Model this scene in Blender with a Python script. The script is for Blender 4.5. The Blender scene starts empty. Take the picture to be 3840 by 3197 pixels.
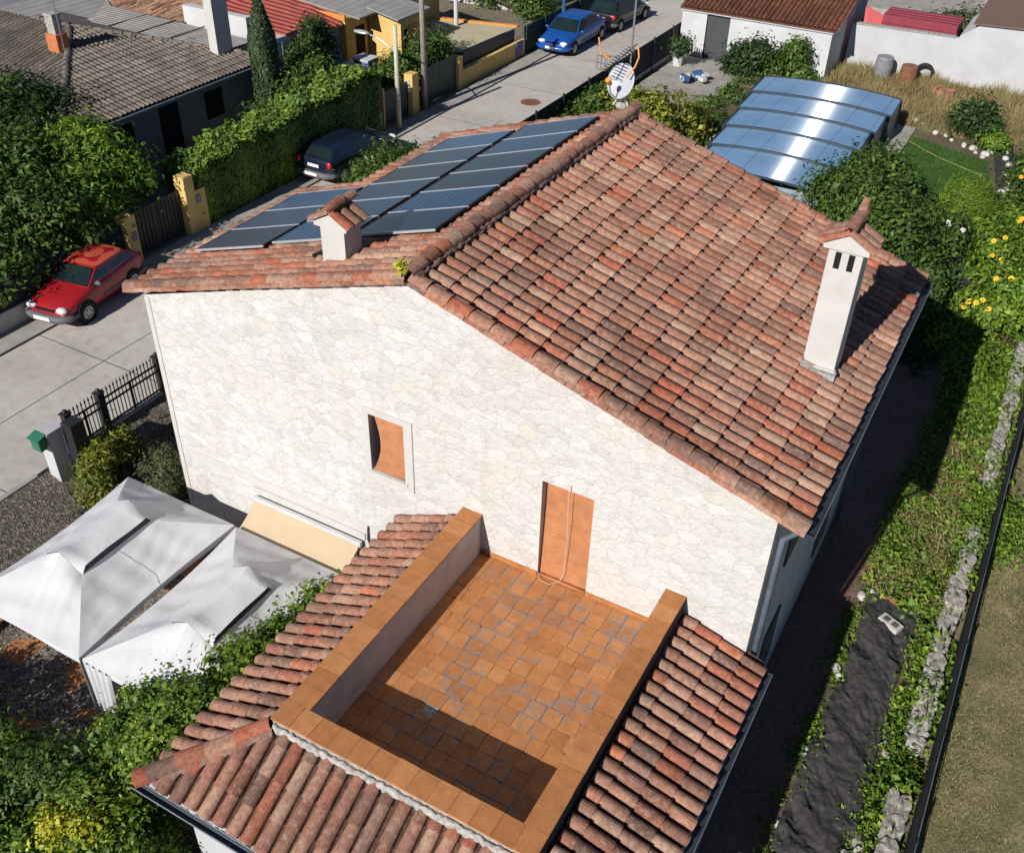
import bpy, math, random
import numpy as np
from mathutils import Vector, Matrix, noise as mnoise
PI = math.pi
RND = random.Random(11)
RNG = np.random.default_rng(11)
SC = bpy.context.scene
COL = SC.collection
GZ = -0.8          # level of the house yard and gardens; the street lies at 0

# ------------------------------------------------------------------ mesh helpers
class MB:
    def __init__(s):
        s.v = []; s.f = []; s.mi = []; s.r = []; s.uv = {}
    def add(s, vs, fs, mi=0, r=0.5):
        b = len(s.v)
        s.v.extend([tuple(p) for p in vs])
        for f in fs:
            s.f.append(tuple(b + i for i in f)); s.mi.append(mi); s.r.append(r)
        return s
    def box(s, x0, y0, z0, x1, y1, z1, mi=0, r=0.5):
        return s.add([(x0,y0,z0),(x1,y0,z0),(x1,y1,z0),(x0,y1,z0),(x0,y0,z1),(x1,y0,z1),(x1,y1,z1),(x0,y1,z1)],
                     [(0,3,2,1),(4,5,6,7),(0,1,5,4),(1,2,6,5),(2,3,7,6),(3,0,4,7)], mi, r)
    def obox(s, c, size, rz=0.0, mi=0, r=0.5, rx=0.0, ry=0.0):
        M = Matrix.Translation(c) @ Matrix.Rotation(rz,4,'Z') @ Matrix.Rotation(ry,4,'Y') @ Matrix.Rotation(rx,4,'X')
        a,b,d = size[0]/2,size[1]/2,size[2]/2
        vs = [M @ Vector(p) for p in [(-a,-b,-d),(a,-b,-d),(a,b,-d),(-a,b,-d),(-a,-b,d),(a,-b,d),(a,b,d),(-a,b,d)]]
        return s.add(vs, [(0,3,2,1),(4,5,6,7),(0,1,5,4),(1,2,6,5),(2,3,7,6),(3,0,4,7)], mi, r)
    def quad(s, a, b, c, d, mi=0, r=0.5):
        return s.add([a,b,c,d], [(0,1,2,3)], mi, r)
    def poly(s, pts, mi=0, r=0.5):
        return s.add(pts, [tuple(range(len(pts)))], mi, r)
    def slab(s, pts, d, mi=0, r=0.5):
        """polygon given as 3D points, thickened by the vector d"""
        n = len(pts); d = Vector(d)
        vs = [Vector(p) for p in pts] + [Vector(p)+d for p in pts]
        fs = [tuple(range(n-1,-1,-1)), tuple(range(n,2*n))] + [(i,(i+1)%n,n+(i+1)%n,n+i) for i in range(n)]
        return s.add(vs, fs, mi, r)
    def tube(s, pts, rads, n=8, mi=0, r=0.5, caps=True):
        pts = [Vector(p) for p in pts]
        if not isinstance(rads, (list,tuple)): rads = [rads]*len(pts)
        vs = []; fs = []
        prev = None
        for i,p in enumerate(pts):
            t = (pts[min(i+1,len(pts)-1)] - pts[max(i-1,0)]).normalized()
            a = prev if prev is not None else (Vector((0,0,1)) if abs(t.z) < .9 else Vector((1,0,0)))
            u = (a - t*a.dot(t)).normalized(); w = t.cross(u); prev = u
            for k in range(n):
                q = 2*PI*k/n
                vs.append(p + (u*math.cos(q)+w*math.sin(q))*rads[i])
        for i in range(len(pts)-1):
            for k in range(n):
                a = i*n+k; b = i*n+(k+1)%n
                fs.append((a,b,b+n,a+n))
        if caps:
            fs.append(tuple(range(n-1,-1,-1))); m=(len(pts)-1)*n; fs.append(tuple(range(m,m+n)))
        return s.add(vs, fs, mi, r)
    def ell(s, c, rad, nu=12, nv=8, mi=0, r=0.5, M=None):
        vs=[]; fs=[]
        for j in range(nv+1):
            th=PI*j/nv
            for i in range(nu):
                ph=2*PI*i/nu
                p=Vector((rad[0]*math.sin(th)*math.cos(ph), rad[1]*math.sin(th)*math.sin(ph), rad[2]*math.cos(th)))
                if M is not None: p = M @ p
                vs.append(p+Vector(c))
        for j in range(nv):
            for i in range(nu):
                a=j*nu+i; b=j*nu+(i+1)%nu
                fs.append((a,a+nu,b+nu,b))
        return s.add(vs,fs,mi,r)
    def cyl(s, c, axis, rad, h, n=16, mi=0, r=0.5):
        c=Vector(c); a=Vector(axis).normalized()*h/2
        return s.tube([c-a,c+a],[rad,rad],n,mi,r)
    def grid(s, fn, nu, nv, mi=0, r=0.5):
        vs=[fn(i/nu,j/nv) for j in range(nv+1) for i in range(nu+1)]
        fs=[(j*(nu+1)+i, j*(nu+1)+i+1, (j+1)*(nu+1)+i+1, (j+1)*(nu+1)+i) for j in range(nv) for i in range(nu)]
        return s.add(vs,fs,mi,r)
    def build(s, name, mats, parent=None, smooth=False, rnd=False, bevel=0, subsurf=0):
        me = bpy.data.meshes.new(name)
        me.from_pydata([tuple(p) for p in s.v], [], s.f)
        if not isinstance(mats,(list,tuple)): mats=[mats]
        for m in mats: me.materials.append(m)
        me.polygons.foreach_set('material_index', s.mi)
        if smooth: me.polygons.foreach_set('use_smooth', [True]*len(s.f))
        if rnd:
            at = me.attributes.new('rnd','FLOAT','FACE'); at.data.foreach_set('value', s.r)
        me.update()
        o = bpy.data.objects.new(name, me); COL.objects.link(o)
        if parent is not None: adopt(o, parent)
        if bevel:
            md=o.modifiers.new('bevel','BEVEL'); md.width=bevel; md.segments=2; md.limit_method='ANGLE'
        if subsurf:
            md=o.modifiers.new('sub','SUBSURF'); md.levels=subsurf; md.render_levels=subsurf
        return o

def adopt(o, parent):
    o.parent = parent
    if parent.parent is None: o.matrix_parent_inverse = parent.matrix_basis.inverted()

def np_mesh(name, V, F, mat, parent=None, rnd=None, smooth=False):
    """V (n,3) array, F (m,k) array of equal-sided faces"""
    me = bpy.data.meshes.new(name)
    k = F.shape[1]
    me.vertices.add(len(V)); me.vertices.foreach_set('co', np.ascontiguousarray(V,dtype=np.float32).ravel())
    me.loops.add(F.size); me.loops.foreach_set('vertex_index', np.ascontiguousarray(F,dtype=np.int32).ravel())
    me.polygons.add(len(F)); me.polygons.foreach_set('loop_start', np.arange(0,F.size,k,dtype=np.int32))
    me.polygons.foreach_set('loop_total', np.full(len(F),k,dtype=np.int32))
    if smooth: me.polygons.foreach_set('use_smooth', np.ones(len(F),dtype=bool))
    me.update(calc_edges=True)
    if rnd is not None:
        at = me.attributes.new('rnd','FLOAT','FACE'); at.data.foreach_set('value', np.ascontiguousarray(rnd,dtype=np.float32))
    me.materials.append(mat)
    o = bpy.data.objects.new(name, me); COL.objects.link(o)
    if parent is not None: adopt(o, parent)
    return o

def tag(o, label, cat, group=None, kind=None):
    if label: o['label']=label
    if cat: o['category']=cat
    if group: o['group']=group
    if kind: o['kind']=kind
    return o
def thing(name, label, cat, loc=(0,0,0), group=None, rz=0):
    o = bpy.data.objects.new(name, None); COL.objects.link(o)
    o.location = loc; o.rotation_euler=(0,0,rz); o.empty_display_size=.2
    return tag(o,label,cat,group)
def structure(o): o['kind']='structure'; return o
def dup(root, loc, rz=0, label=None):
    r = root.copy(); COL.objects.link(r); r.location=loc; r.rotation_euler=(0,0,rz)
    if label: r['label']=label
    for ch in list(root.children):
        c=ch.copy(); COL.objects.link(c); c.parent=r
        for g in ch.children:
            d=g.copy(); COL.objects.link(d); d.parent=c
    return r

# ------------------------------------------------------------------ materials
def new_mat(name):
    m=bpy.data.materials.new(name); m.use_nodes=True
    nt=m.node_tree; b=nt.nodes['Principled BSDF']
    return m,nt,b
def N(nt,t,**kw):
    n=nt.nodes.new(t)
    for k,v in kw.items(): setattr(n,k,v)
    return n
def L(nt,a,b): nt.links.new(a,b)
def c4(c): return (c[0],c[1],c[2],1)
def noise(nt, scale, detail=4, rough=.55, vec=None, dist=0.0):
    n=N(nt,'ShaderNodeTexNoise'); n.inputs['Scale'].default_value=scale; n.inputs['Detail'].default_value=detail
    n.inputs['Roughness'].default_value=rough; n.inputs['Distortion'].default_value=dist
    if vec is not None: L(nt,vec,n.inputs['Vector'])
    return n
def coords(nt, scale=None):
    t=N(nt,'ShaderNodeTexCoord'); out=t.outputs['Object']
    if scale:
        mp=N(nt,'ShaderNodeMapping'); mp.inputs['Scale'].default_value=scale; L(nt,out,mp.inputs['Vector']); out=mp.outputs['Vector']
    return out
def ramp(nt, fac, stops, interp='LINEAR'):
    r=N(nt,'ShaderNodeValToRGB'); cr=r.color_ramp; cr.interpolation=interp
    while len(cr.elements)<len(stops): cr.elements.new(.5)
    for e,(p,c) in zip(cr.elements,stops): e.position=p; e.color=c4(c) if len(c)==3 else c
    L(nt,fac,r.inputs['Fac']); return r.outputs['Color']
def mix(nt, fac, a, b, mode='MIX'):
    m=N(nt,'ShaderNodeMix',data_type='RGBA',blend_type=mode)
    for sock,val in ((m.inputs[0],fac),(m.inputs[6],a),(m.inputs[7],b)):
        if isinstance(val,(int,float)): sock.default_value=val
        elif isinstance(val,(tuple,list)): sock.default_value=c4(val)
        else: L(nt,val,sock)
    return m.outputs[2]
def math_(nt, op, a, b=None, clamp=False):
    m=N(nt,'ShaderNodeMath',operation=op,use_clamp=clamp)
    for i,v in enumerate((a,b)):
        if v is None: continue
        if isinstance(v,(int,float)): m.inputs[i].default_value=v
        else: L(nt,v,m.inputs[i])
    return m.outputs[0]
def smooth01(nt, val, lo, hi):
    m=N(nt,'ShaderNodeMapRange',interpolation_type='SMOOTHSTEP'); L(nt,val,m.inputs['Value'])
    m.inputs['From Min'].default_value=lo; m.inputs['From Max'].default_value=hi
    return m.outputs['Result']
def bump(nt, b, height, strength=.5, dist=.02):
    n=N(nt,'ShaderNodeBump'); n.inputs['Strength'].default_value=strength; n.inputs['Distance'].default_value=dist
    L(nt,height,n.inputs['Height']); L(nt,n.outputs['Normal'],b.inputs['Normal'])

def simple(name, col, rough=.7, var=.18, scale=4.0, metal=0.0, bmp=.0, bscale=40, spec=.5, coat=0, fine=True):
    """one-colour material broken up by two octaves of noise"""
    m,nt,b=new_mat(name); co=coords(nt)
    n1=noise(nt,scale,5,.6,co)
    dark=tuple(c*(1-var) for c in col); lite=tuple(min(1,c*(1+var)) for c in col)
    c=ramp(nt,n1.outputs['Fac'],[(.3,dark),(.7,lite)])
    L(nt,c,b.inputs['Base Color'])
    b.inputs['Roughness'].default_value=rough; b.inputs['Metallic'].default_value=metal
    b.inputs['Specular IOR Level'].default_value=spec
    if coat: b.inputs['Coat Weight'].default_value=coat; b.inputs['Coat Roughness'].default_value=.06
    if bmp:
        n2=noise(nt,bscale,4,.6,co); bump(nt,b,n2.outputs['Fac'],bmp,.01)
    return m

def tile_mat(name, stops, lichen=(.30,.27,.22), lich=.35, moss=None):
    m,nt,b=new_mat(name); co=coords(nt)
    at=N(nt,'ShaderNodeAttribute',attribute_name='rnd')
    c=ramp(nt,at.outputs['Fac'],stops)
    n1=noise(nt,14,6,.65,co); n2=noise(nt,1.2,3,.5,co); n3=noise(nt,60,3,.6,co)
    k=ramp(nt,n1.outputs['Fac'],[(.3,(.60,.57,.56)),(.68,(1.24,1.20,1.16))])
    c=mix(nt,1.0,c,k,'MULTIPLY')
    n4=noise(nt,.75,4,.6,co,.6); k=ramp(nt,n4.outputs['Fac'],[(.32,(.70,.68,.68)),(.62,(1.12,1.10,1.08))]); c=mix(nt,1.0,c,k,'MULTIPLY')
    f=math_(nt,'MULTIPLY',smooth01(nt,n1.outputs['Fac'],.52,.66),smooth01(nt,n2.outputs['Fac'],.40,.60))
    c=mix(nt,math_(nt,'MULTIPLY',f,lich),c,lichen)
    sp=smooth01(nt,n3.outputs['Fac'],.60,.70)
    c=mix(nt,math_(nt,'MULTIPLY',sp,.45),c,(.12,.09,.075))
    L(nt,c,b.inputs['Base Color']); b.inputs['Roughness'].default_value=.88; b.inputs['Specular IOR Level'].default_value=.25
    bump(nt,b,n1.outputs['Fac'],.5,.012)
    return m
M={}
M['tile']=tile_mat('weathered clay tile',[(.0,(.245,.12,.08)),(.08,(.385,.13,.08)),(.16,(.325,.166,.117)),(.30,(.385,.222,.16)),(.42,(.23,.13,.098)),(.52,(.345,.178,.127)),(.64,(.415,.27,.20)),(.74,(.19,.118,.095)),(.84,(.36,.163,.112)),(.93,(.31,.188,.143)),(1.0,(.43,.163,.086))],lich=.6)
M['pan']=tile_mat('shade-darkened clay pan tile',[(0,(.075,.042,.032)),(1,(.12,.065,.045))],lich=.15)  # shade between the tile rows is put into this low pan colour
M['tile_brown']=tile_mat('brown clay tile',[(0,(.12,.05,.032)),(.5,(.16,.066,.042)),(1,(.21,.09,.055))],lich=.15)
M['tile_grey']=tile_mat('grey cement tile',[(0,(.14,.125,.112)),(.5,(.175,.157,.14)),(1,(.22,.198,.172))],lichen=(.36,.33,.22),lich=.4)
M['tile_rubble']=tile_mat('rubble tile',[(0,(.30,.15,.09)),(.5,(.52,.33,.22)),(1,(.60,.42,.30))])

def stone_wall_mat(name):
    """limewashed rubble: low contrast stones, mostly closed joints, weather marks"""
    m,nt,b=new_mat(name)
    co=coords(nt,(3.3,3.3,5.4)); pc=coords(nt)
    nz=noise(nt,1.3,4,.65,co)
    dv=N(nt,'ShaderNodeVectorMath',operation='MULTIPLY_ADD'); L(nt,nz.outputs['Color'],dv.inputs[0]); dv.inputs[1].default_value=(1.35,1.35,1.35); L(nt,co,dv.inputs[2])
    v1=N(nt,'ShaderNodeTexVoronoi',feature='F1'); L(nt,dv.outputs[0],v1.inputs['Vector']); v1.inputs['Scale'].default_value=1.0
    v2=N(nt,'ShaderNodeTexVoronoi',feature='DISTANCE_TO_EDGE'); L(nt,dv.outputs[0],v2.inputs['Vector']); v2.inputs['Scale'].default_value=1.0
    sep=N(nt,'ShaderNodeSeparateColor'); L(nt,v1.outputs['Color'],sep.inputs[0])
    c=ramp(nt,sep.outputs[0],[(.0,(.54,.522,.505)),(.25,(.58,.565,.55)),(.55,(.60,.587,.572)),(.75,(.615,.605,.59)),(.88,(.595,.557,.508)),(1.0,(.66,.648,.63))])
    big=noise(nt,.6,4,.55,pc); ty=smooth01(nt,big.outputs['Fac'],.45,.68)
    c=mix(nt,math_(nt,'MULTIPLY',ty,.22),c,(.585,.52,.44))
    joint=smooth01(nt,v2.outputs['Distance'],.0,.12); big2=noise(nt,2.3,5,.7,pc,.8)
    fine=noise(nt,26,6,.75,pc); midn=noise(nt,5.5,6,.7,pc)
    wash=smooth01(nt,midn.outputs['Fac'],.48,.66)
    jm=math_(nt,'MULTIPLY',math_(nt,'SUBTRACT',1.0,joint),math_(nt,'MULTIPLY',smooth01(nt,big2.outputs['Fac'],.50,.62),math_(nt,'ADD',math_(nt,'MULTIPLY',wash,.24),.05)))
    c=mix(nt,jm,c,(.27,.245,.215))
    k=ramp(nt,fine.outputs['Fac'],[(.28,(.76,.75,.735)),(.55,(1.04,1.04,1.04))]); c=mix(nt,.65,c,k,'MULTIPLY')
    k=ramp(nt,midn.outputs['Fac'],[(.30,(.80,.795,.79)),(.52,(1.03,1.03,1.03))]); c=mix(nt,.62,c,k,'MULTIPLY')
    stc=coords(nt,(2.6,2.6,.22)); sk_=noise(nt,1.0,5,.65,stc); c=mix(nt,math_(nt,'MULTIPLY',smooth01(nt,sk_.outputs['Fac'],.52,.70),.28),c,(.47,.425,.365))
    sn=noise(nt,3.7,6,.78,pc); spot=smooth01(nt,sn.outputs['Fac'],.665,.71)
    c=mix(nt,math_(nt,'MULTIPLY',spot,.6),c,(.20,.185,.165))
    L(nt,c,b.inputs['Base Color']); b.inputs['Roughness'].default_value=.92; b.inputs['Specular IOR Level'].default_value=.2
    h=math_(nt,'ADD',math_(nt,'MULTIPLY',joint,.24),math_(nt,'ADD',math_(nt,'MULTIPLY',sep.outputs[1],1.0),math_(nt,'MULTIPLY',midn.outputs['Fac'],1.6)))
    h=math_(nt,'ADD',h,math_(nt,'MULTIPLY',fine.outputs['Fac'],.7))
    bump(nt,b,h,.75,.022)
    return m
M['stone']=stone_wall_mat('limewashed rubble stone')
M['plaster']=simple('cream plaster',(.52,.50,.475),.9,.07,3,bmp=.25,bscale=25,spec=.2)
M['plaster_dirty']=simple('old white paint',(.44,.40,.385),.9,.16,2.2,bmp=.3,bscale=25,spec=.2)
M['white']=simple('white wall paint',(.47,.47,.485),.9,.09,1.2,bmp=.2,bscale=12,spec=.2)
M['whitebuild']=simple('bright white paint',(.52,.52,.53),.85,.08,1.5,bmp=.15,spec=.2)
M['mortar']=simple('white mortar',(.36,.34,.315),.95,.4,14,bmp=1.0,bscale=18,spec=.1)
M['yellow']=simple('ochre yellow paint',(.64,.44,.16),.88,.12,2.0,bmp=.2,bscale=20,spec=.2)
M['ochre_dark']=simple('ochre trim',(.55,.24,.06),.8,.15,3)
M['beige']=simple('beige screed',(.47,.42,.28),.9,.10,1.2,bmp=.2,spec=.2)
M['dark']=simple('dark void',(.012,.012,.014),.8,.2,3,spec=.2)
M['black']=simple('black metal',(.022,.023,.027),.5,.25,8)
M['darkgrey']=simple('charcoal fabric',(.035,.036,.042),.85,.3,3,bmp=.3,spec=.2)
M['vent']=simple('grey vent mesh',(.07,.07,.08),.9,.2,6,spec=.1)
M['gutter']=simple('dark gutter',(.05,.06,.075),.4,.2,6,metal=.3)
M['gutter_lip']=simple('zinc lip',(.16,.20,.25),.45,.2,6,metal=.4)
M['steel']=simple('galvanised steel',(.45,.46,.47),.42,.15,10,metal=.8)
M['alu']=simple('aluminium',(.75,.76,.78),.35,.05,10,metal=.6)
M['dish']=simple('dish grey',(.40,.41,.45),.5,.06,6)
M['orange_plastic']=simple('orange plastic',(.75,.27,.05),.5,.1,6)
M['canvas']=None
M['bark']=simple('bark',(.12,.085,.06),.95,.35,9,bmp=.8,bscale=30,spec=.1)
M['wood_pole']=simple('grey timber',(.26,.23,.20),.9,.2,6,bmp=.3,spec=.1)
M['concrete_pole']=simple('concrete pole',(.50,.45,.37),.9,.14,5,bmp=.3,spec=.2)
M['green_gate']=simple('green sheet metal',(.018,.045,.035),.5,.2,3)
M['green_mail']=simple('green plastic',(.03,.15,.09),.45,.15,6)
M['blue_navy']=simple('navy tarpaulin',(.018,.026,.06),.55,.25,2)
M['red_metal']=simple('red sheet',(.42,.03,.035),.55,.15,3)
M['maroon']=simple('maroon sheet',(.24,.035,.055),.5,.14,3)
M['brown_roof']=simple('brown roof sheet',(.16,.10,.078),.8,.08,2)
M['rust']=simple('rusty drum',(.20,.085,.04),.9,.4,9,bmp=.4)
M['plastic_grey']=simple('grey plastic',(.20,.205,.22),.6,.2,5)
M['slabgrey']=None
M['rock']=simple('pale limestone',(.33,.31,.28),.95,.55,9,bmp=.9,bscale=22,spec=.1)
M['rock_white']=simple('white stone',(.52,.50,.47),.95,.2,6,bmp=.7,bscale=22,spec=.1)
M['straw_pipe']=simple('faded yellow hose',(.42,.36,.14),.7,.1,5)
M['old_brick']=simple('old brick',(.30,.14,.085),.9,.35,8,bmp=.4)
M['tile_mortar']=simple('reddish mortar',(.22,.14,.11),.95,.35,12,bmp=.8,bscale=20,spec=.1)
M['brick']=simple('orange brick',(.50,.17,.07),.85,.2,6,bmp=.4,spec=.2)
M['block']=simple('cement block',(.48,.46,.43),.95,.14,8,bmp=.5,spec=.1)
M['purple']=simple('violet plastic',(.13,.11,.32),.5,.1,5)
M['bluepaint']=simple('blue paint',(.03,.09,.22),.5,.15,4)
M['blue_door']=simple('grey door',(.05,.056,.06),.6,.15,5)
M['glass_dark']=None

def corrugated(name, col, axis='x', pitch=.18, var=.2, strength=.9):
    m,nt,b=new_mat(name); co=coords(nt)
    w=N(nt,'ShaderNodeTexWave',wave_type='BANDS',bands_direction=axis.upper(),wave_profile='SIN')
    w.inputs['Scale'].default_value=1/pitch/ (20/ (2*PI)) ; w.inputs['Distortion'].default_value=0
    L(nt,co,w.inputs['Vector'])
    n1=noise(nt,1.6,5,.65,co); n2=noise(nt,18,4,.6,co)
    c=ramp(nt,n1.outputs['Fac'],[(.3,tuple(x*(1-var) for x in col)),(.7,tuple(min(1,x*(1+var)) for x in col))])
    k=ramp(nt,n2.outputs['Fac'],[(.3,(.8,.8,.8)),(.7,(1.1,1.1,1.1))]); c=mix(nt,.8,c,k,'MULTIPLY')
    L(nt,c,b.inputs['Base Color']); b.inputs['Roughness'].default_value=.85; b.inputs['Specular IOR Level'].default_value=.25
    bump(nt,b,w.outputs['Fac'],strength,.05)
    return m
M['slabgrey']=corrugated('weathered fibre cement',(.34,.325,.30),'y',.2,.18,.5)
M['redcorr']=corrugated('red corrugated sheet',(.42,.10,.075),'y',.34,.15,1.0)
M['greycorr']=corrugated('grey corrugated sheet',(.30,.29,.28),'x',.4,.15,.8)

def canvas_mat():
    m,nt,b=new_mat('white canvas'); co=coords(nt)
    mp=N(nt,'ShaderNodeMapping'); mp.inputs['Scale'].default_value=(6.5,.7,1.0); mp.inputs['Rotation'].default_value=(0,0,-.12); L(nt,co,mp.inputs['Vector'])
    w=noise(nt,1.8,3,.5,mp.outputs['Vector'],.6); n1=noise(nt,1.1,4,.55,co)
    c=ramp(nt,n1.outputs['Fac'],[(.3,(.62,.62,.64)),(.7,(.68,.68,.70))])
    L(nt,c,b.inputs['Base Color']); b.inputs['Roughness'].default_value=.8; b.inputs['Specular IOR Level'].default_value=.25
    msk=math_(nt,'MULTIPLY',w.outputs['Fac'],smooth01(nt,n1.outputs['Fac'],.42,.60)); bump(nt,b,msk,.4,.03)
    tr=N(nt,'ShaderNodeBsdfTranslucent'); tr.inputs['Color'].default_value=(.5,.5,.52,1)
    ms=N(nt,'ShaderNodeMixShader'); ms.inputs[0].default_value=.12
    L(nt,b.outputs[0],ms.inputs[1]); L(nt,tr.outputs[0],ms.inputs[2]); L(nt,ms.outputs[0],nt.nodes['Material Output'].inputs[0])
    return m
M['canvas']=canvas_mat()
M['awning']=simple('beige awning cloth',(.52,.405,.27),.85,.05,3,spec=.2)
M['blind']=None
def slat_mat(name,col,axis,pitch,strength=.6):
    m,nt,b=new_mat(name); co=coords(nt)
    w=N(nt,'ShaderNodeTexWave',wave_type='BANDS',bands_direction=axis,wave_profile='SIN'); w.inputs['Scale'].default_value=2*PI/20/pitch; L(nt,co,w.inputs['Vector'])
    n1=noise(nt,5,4,.6,co); n2=noise(nt,40,3,.6,co)
    c=ramp(nt,n1.outputs['Fac'],[(.3,tuple(x*.84 for x in col)),(.7,tuple(x*1.12 for x in col))])
    k=ramp(nt,n2.outputs['Fac'],[(.3,(.85,.85,.85)),(.7,(1.1,1.1,1.1))]); c=mix(nt,.7,c,k,'MULTIPLY')
    L(nt,c,b.inputs['Base Color']); b.inputs['Roughness'].default_value=.75; b.inputs['Specular IOR Level'].default_value=.3
    bump(nt,b,w.outputs['Fac'],strength,.012); return m
M['blind']=slat_mat('orange roll blind',(.45,.19,.085),'Z',.075,.2)

def floor_mat(stain=1.0):
    """single clay floor tiles; grey lichen and mortar grow along their edges"""
    m,nt,b=new_mat('glazed clay floor tile' if stain==1 else 'glazed clay coping tile'); co=coords(nt)
    at=N(nt,'ShaderNodeAttribute',attribute_name='rnd')
    uv=N(nt,'ShaderNodeUVMap',uv_map='UVMap'); sp=N(nt,'ShaderNodeSeparateXYZ'); L(nt,uv.outputs[0],sp.inputs[0])
    def edge(s): return math_(nt,'MINIMUM',s,math_(nt,'SUBTRACT',1.0,s))
    e=math_(nt,'MINIMUM',edge(sp.outputs[0]),edge(sp.outputs[1]))
    c=ramp(nt,at.outputs['Fac'],[(0,(.40,.165,.058)),(.5,(.46,.195,.068)),(1,(.51,.23,.088))])
    n1=noise(nt,6,6,.7,co); k=ramp(nt,n1.outputs['Fac'],[(.3,(.80,.78,.75)),(.7,(1.12,1.12,1.15))]); c=mix(nt,1,c,k,'MULTIPLY')
    n2=noise(nt,1.15,4,.62,co,.5); n3=noise(nt,11,6,.75,co)
    wdt=math_(nt,'MULTIPLY',smooth01(nt,n2.outputs['Fac'],.44,.66),.46*stain)
    thr=math_(nt,'ADD',math_(nt,'MULTIPLY',wdt,smooth01(nt,n3.outputs['Fac'],.40,.72)),.004)
    d=math_(nt,'SUBTRACT',thr,e); f=smooth01(nt,d,-.004,.05)
    gc=ramp(nt,n3.outputs['Fac'],[(.35,(.16,.125,.11)),(.65,(.30,.25,.23))])
    wv=N(nt,'ShaderNodeVectorMath',operation='MULTIPLY_ADD'); L(nt,n3.outputs['Color'],wv.inputs[0]); wv.inputs[1].default_value=(.22,.22,.22); L(nt,co,wv.inputs[2])
    vo=N(nt,'ShaderNodeTexVoronoi',feature='DISTANCE_TO_EDGE'); vo.inputs['Scale'].default_value=1.9; L(nt,wv.outputs[0],vo.inputs['Vector'])
    cr=math_(nt,'SUBTRACT',1.0,smooth01(nt,vo.outputs['Distance'],.02,.085)); cr=math_(nt,'MULTIPLY',cr,smooth01(nt,n2.outputs['Fac'],.40,.56)); cr=math_(nt,'MULTIPLY',cr,smooth01(nt,n3.outputs['Fac'],.38,.58))
    f=math_(nt,'MAXIMUM',math_(nt,'MULTIPLY',f,.85),math_(nt,'MULTIPLY',cr,.75*stain))
    c=mix(nt,f,c,gc)
    L(nt,c,b.inputs['Base Color']); b.inputs['Roughness'].default_value=.72; b.inputs['Specular IOR Level'].default_value=.3
    bump(nt,b,n3.outputs['Fac'],.35,.01); return m
M['floor']=floor_mat(); M['coping']=floor_mat(.12)
M['grout']=simple('dirty grout',(.21,.12,.07),.95,.35,12,bmp=.5,spec=.1)

def solar_mat():
    m,nt,b=new_mat('photovoltaic cells')
    br=N(nt,'ShaderNodeTexBrick',offset=0.0,squash=1.0); uv=N(nt,'ShaderNodeUVMap',uv_map='UVMap'); L(nt,uv.outputs[0],br.inputs['Vector'])
    br.inputs['Scale'].default_value=1; br.inputs['Brick Width'].default_value=.1; br.inputs['Row Height'].default_value=1/6; br.inputs['Mortar Size'].default_value=.006
    oi=N(nt,'ShaderNodeObjectInfo'); a=ramp(nt,oi.outputs['Random'],[(0,(.006,.008,.016)),(.4,(.007,.018,.045)),(1,(.010,.042,.11))])
    L(nt,a,br.inputs['Color1']); L(nt,mix(nt,1,a,(1.2,1.2,1.2),'MULTIPLY'),br.inputs['Color2']); L(nt,mix(nt,1,a,(5.5,4.6,3.8),'MULTIPLY'),br.inputs['Mortar'])
    L(nt,br.outputs['Color'],b.inputs['Base Color']); b.inputs['Roughness'].default_value=.15; b.inputs['Specular IOR Level'].default_value=.14
    return m
M['solar']=solar_mat()

def enclosure_mat():
    """ribbed twin-wall sheet: the fine ribs run along x and stretch the gloss along y"""
    m,nt,b=new_mat('blue twin-wall polycarbonate'); co=coords(nt)
    n1=noise(nt,.8,3,.5,co)
    sp=N(nt,'ShaderNodeSeparateXYZ'); L(nt,co,sp.inputs[0])
    c=ramp(nt,n1.outputs['Fac'],[(.3,(.20,.37,.58)),(.7,(.27,.46,.68))])
    fr=math_(nt,'FRACT',math_(nt,'MULTIPLY',sp.outputs[0],1/1.02)); ln=math_(nt,'LESS_THAN',fr,.03)
    c=mix(nt,math_(nt,'MULTIPLY',ln,.7),c,(.06,.12,.22))
    L(nt,c,b.inputs['Base Color']); b.inputs['Metallic'].default_value=.2; b.inputs['Roughness'].default_value=.3
    g=N(nt,'ShaderNodeBsdfAnisotropic'); g.inputs['Color'].default_value=(.9,.92,.95,1); g.inputs['Roughness'].default_value=.29; g.inputs['Anisotropy'].default_value=.91
    tg=N(nt,'ShaderNodeCombineXYZ'); tg.inputs[0].default_value=1.0; tg.inputs[1].default_value=.036; L(nt,tg.outputs[0],g.inputs['Tangent'])
    ms=N(nt,'ShaderNodeMixShader'); ms.inputs[0].default_value=.055
    L(nt,b.outputs[0],ms.inputs[1]); L(nt,g.outputs[0],ms.inputs[2]); L(nt,ms.outputs[0],nt.nodes['Material Output'].inputs[0])
    return m
M['polycarb']=enclosure_mat()
M['poly_side']=simple('clear side panel',(.25,.30,.35),.25,.2,2)

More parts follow.
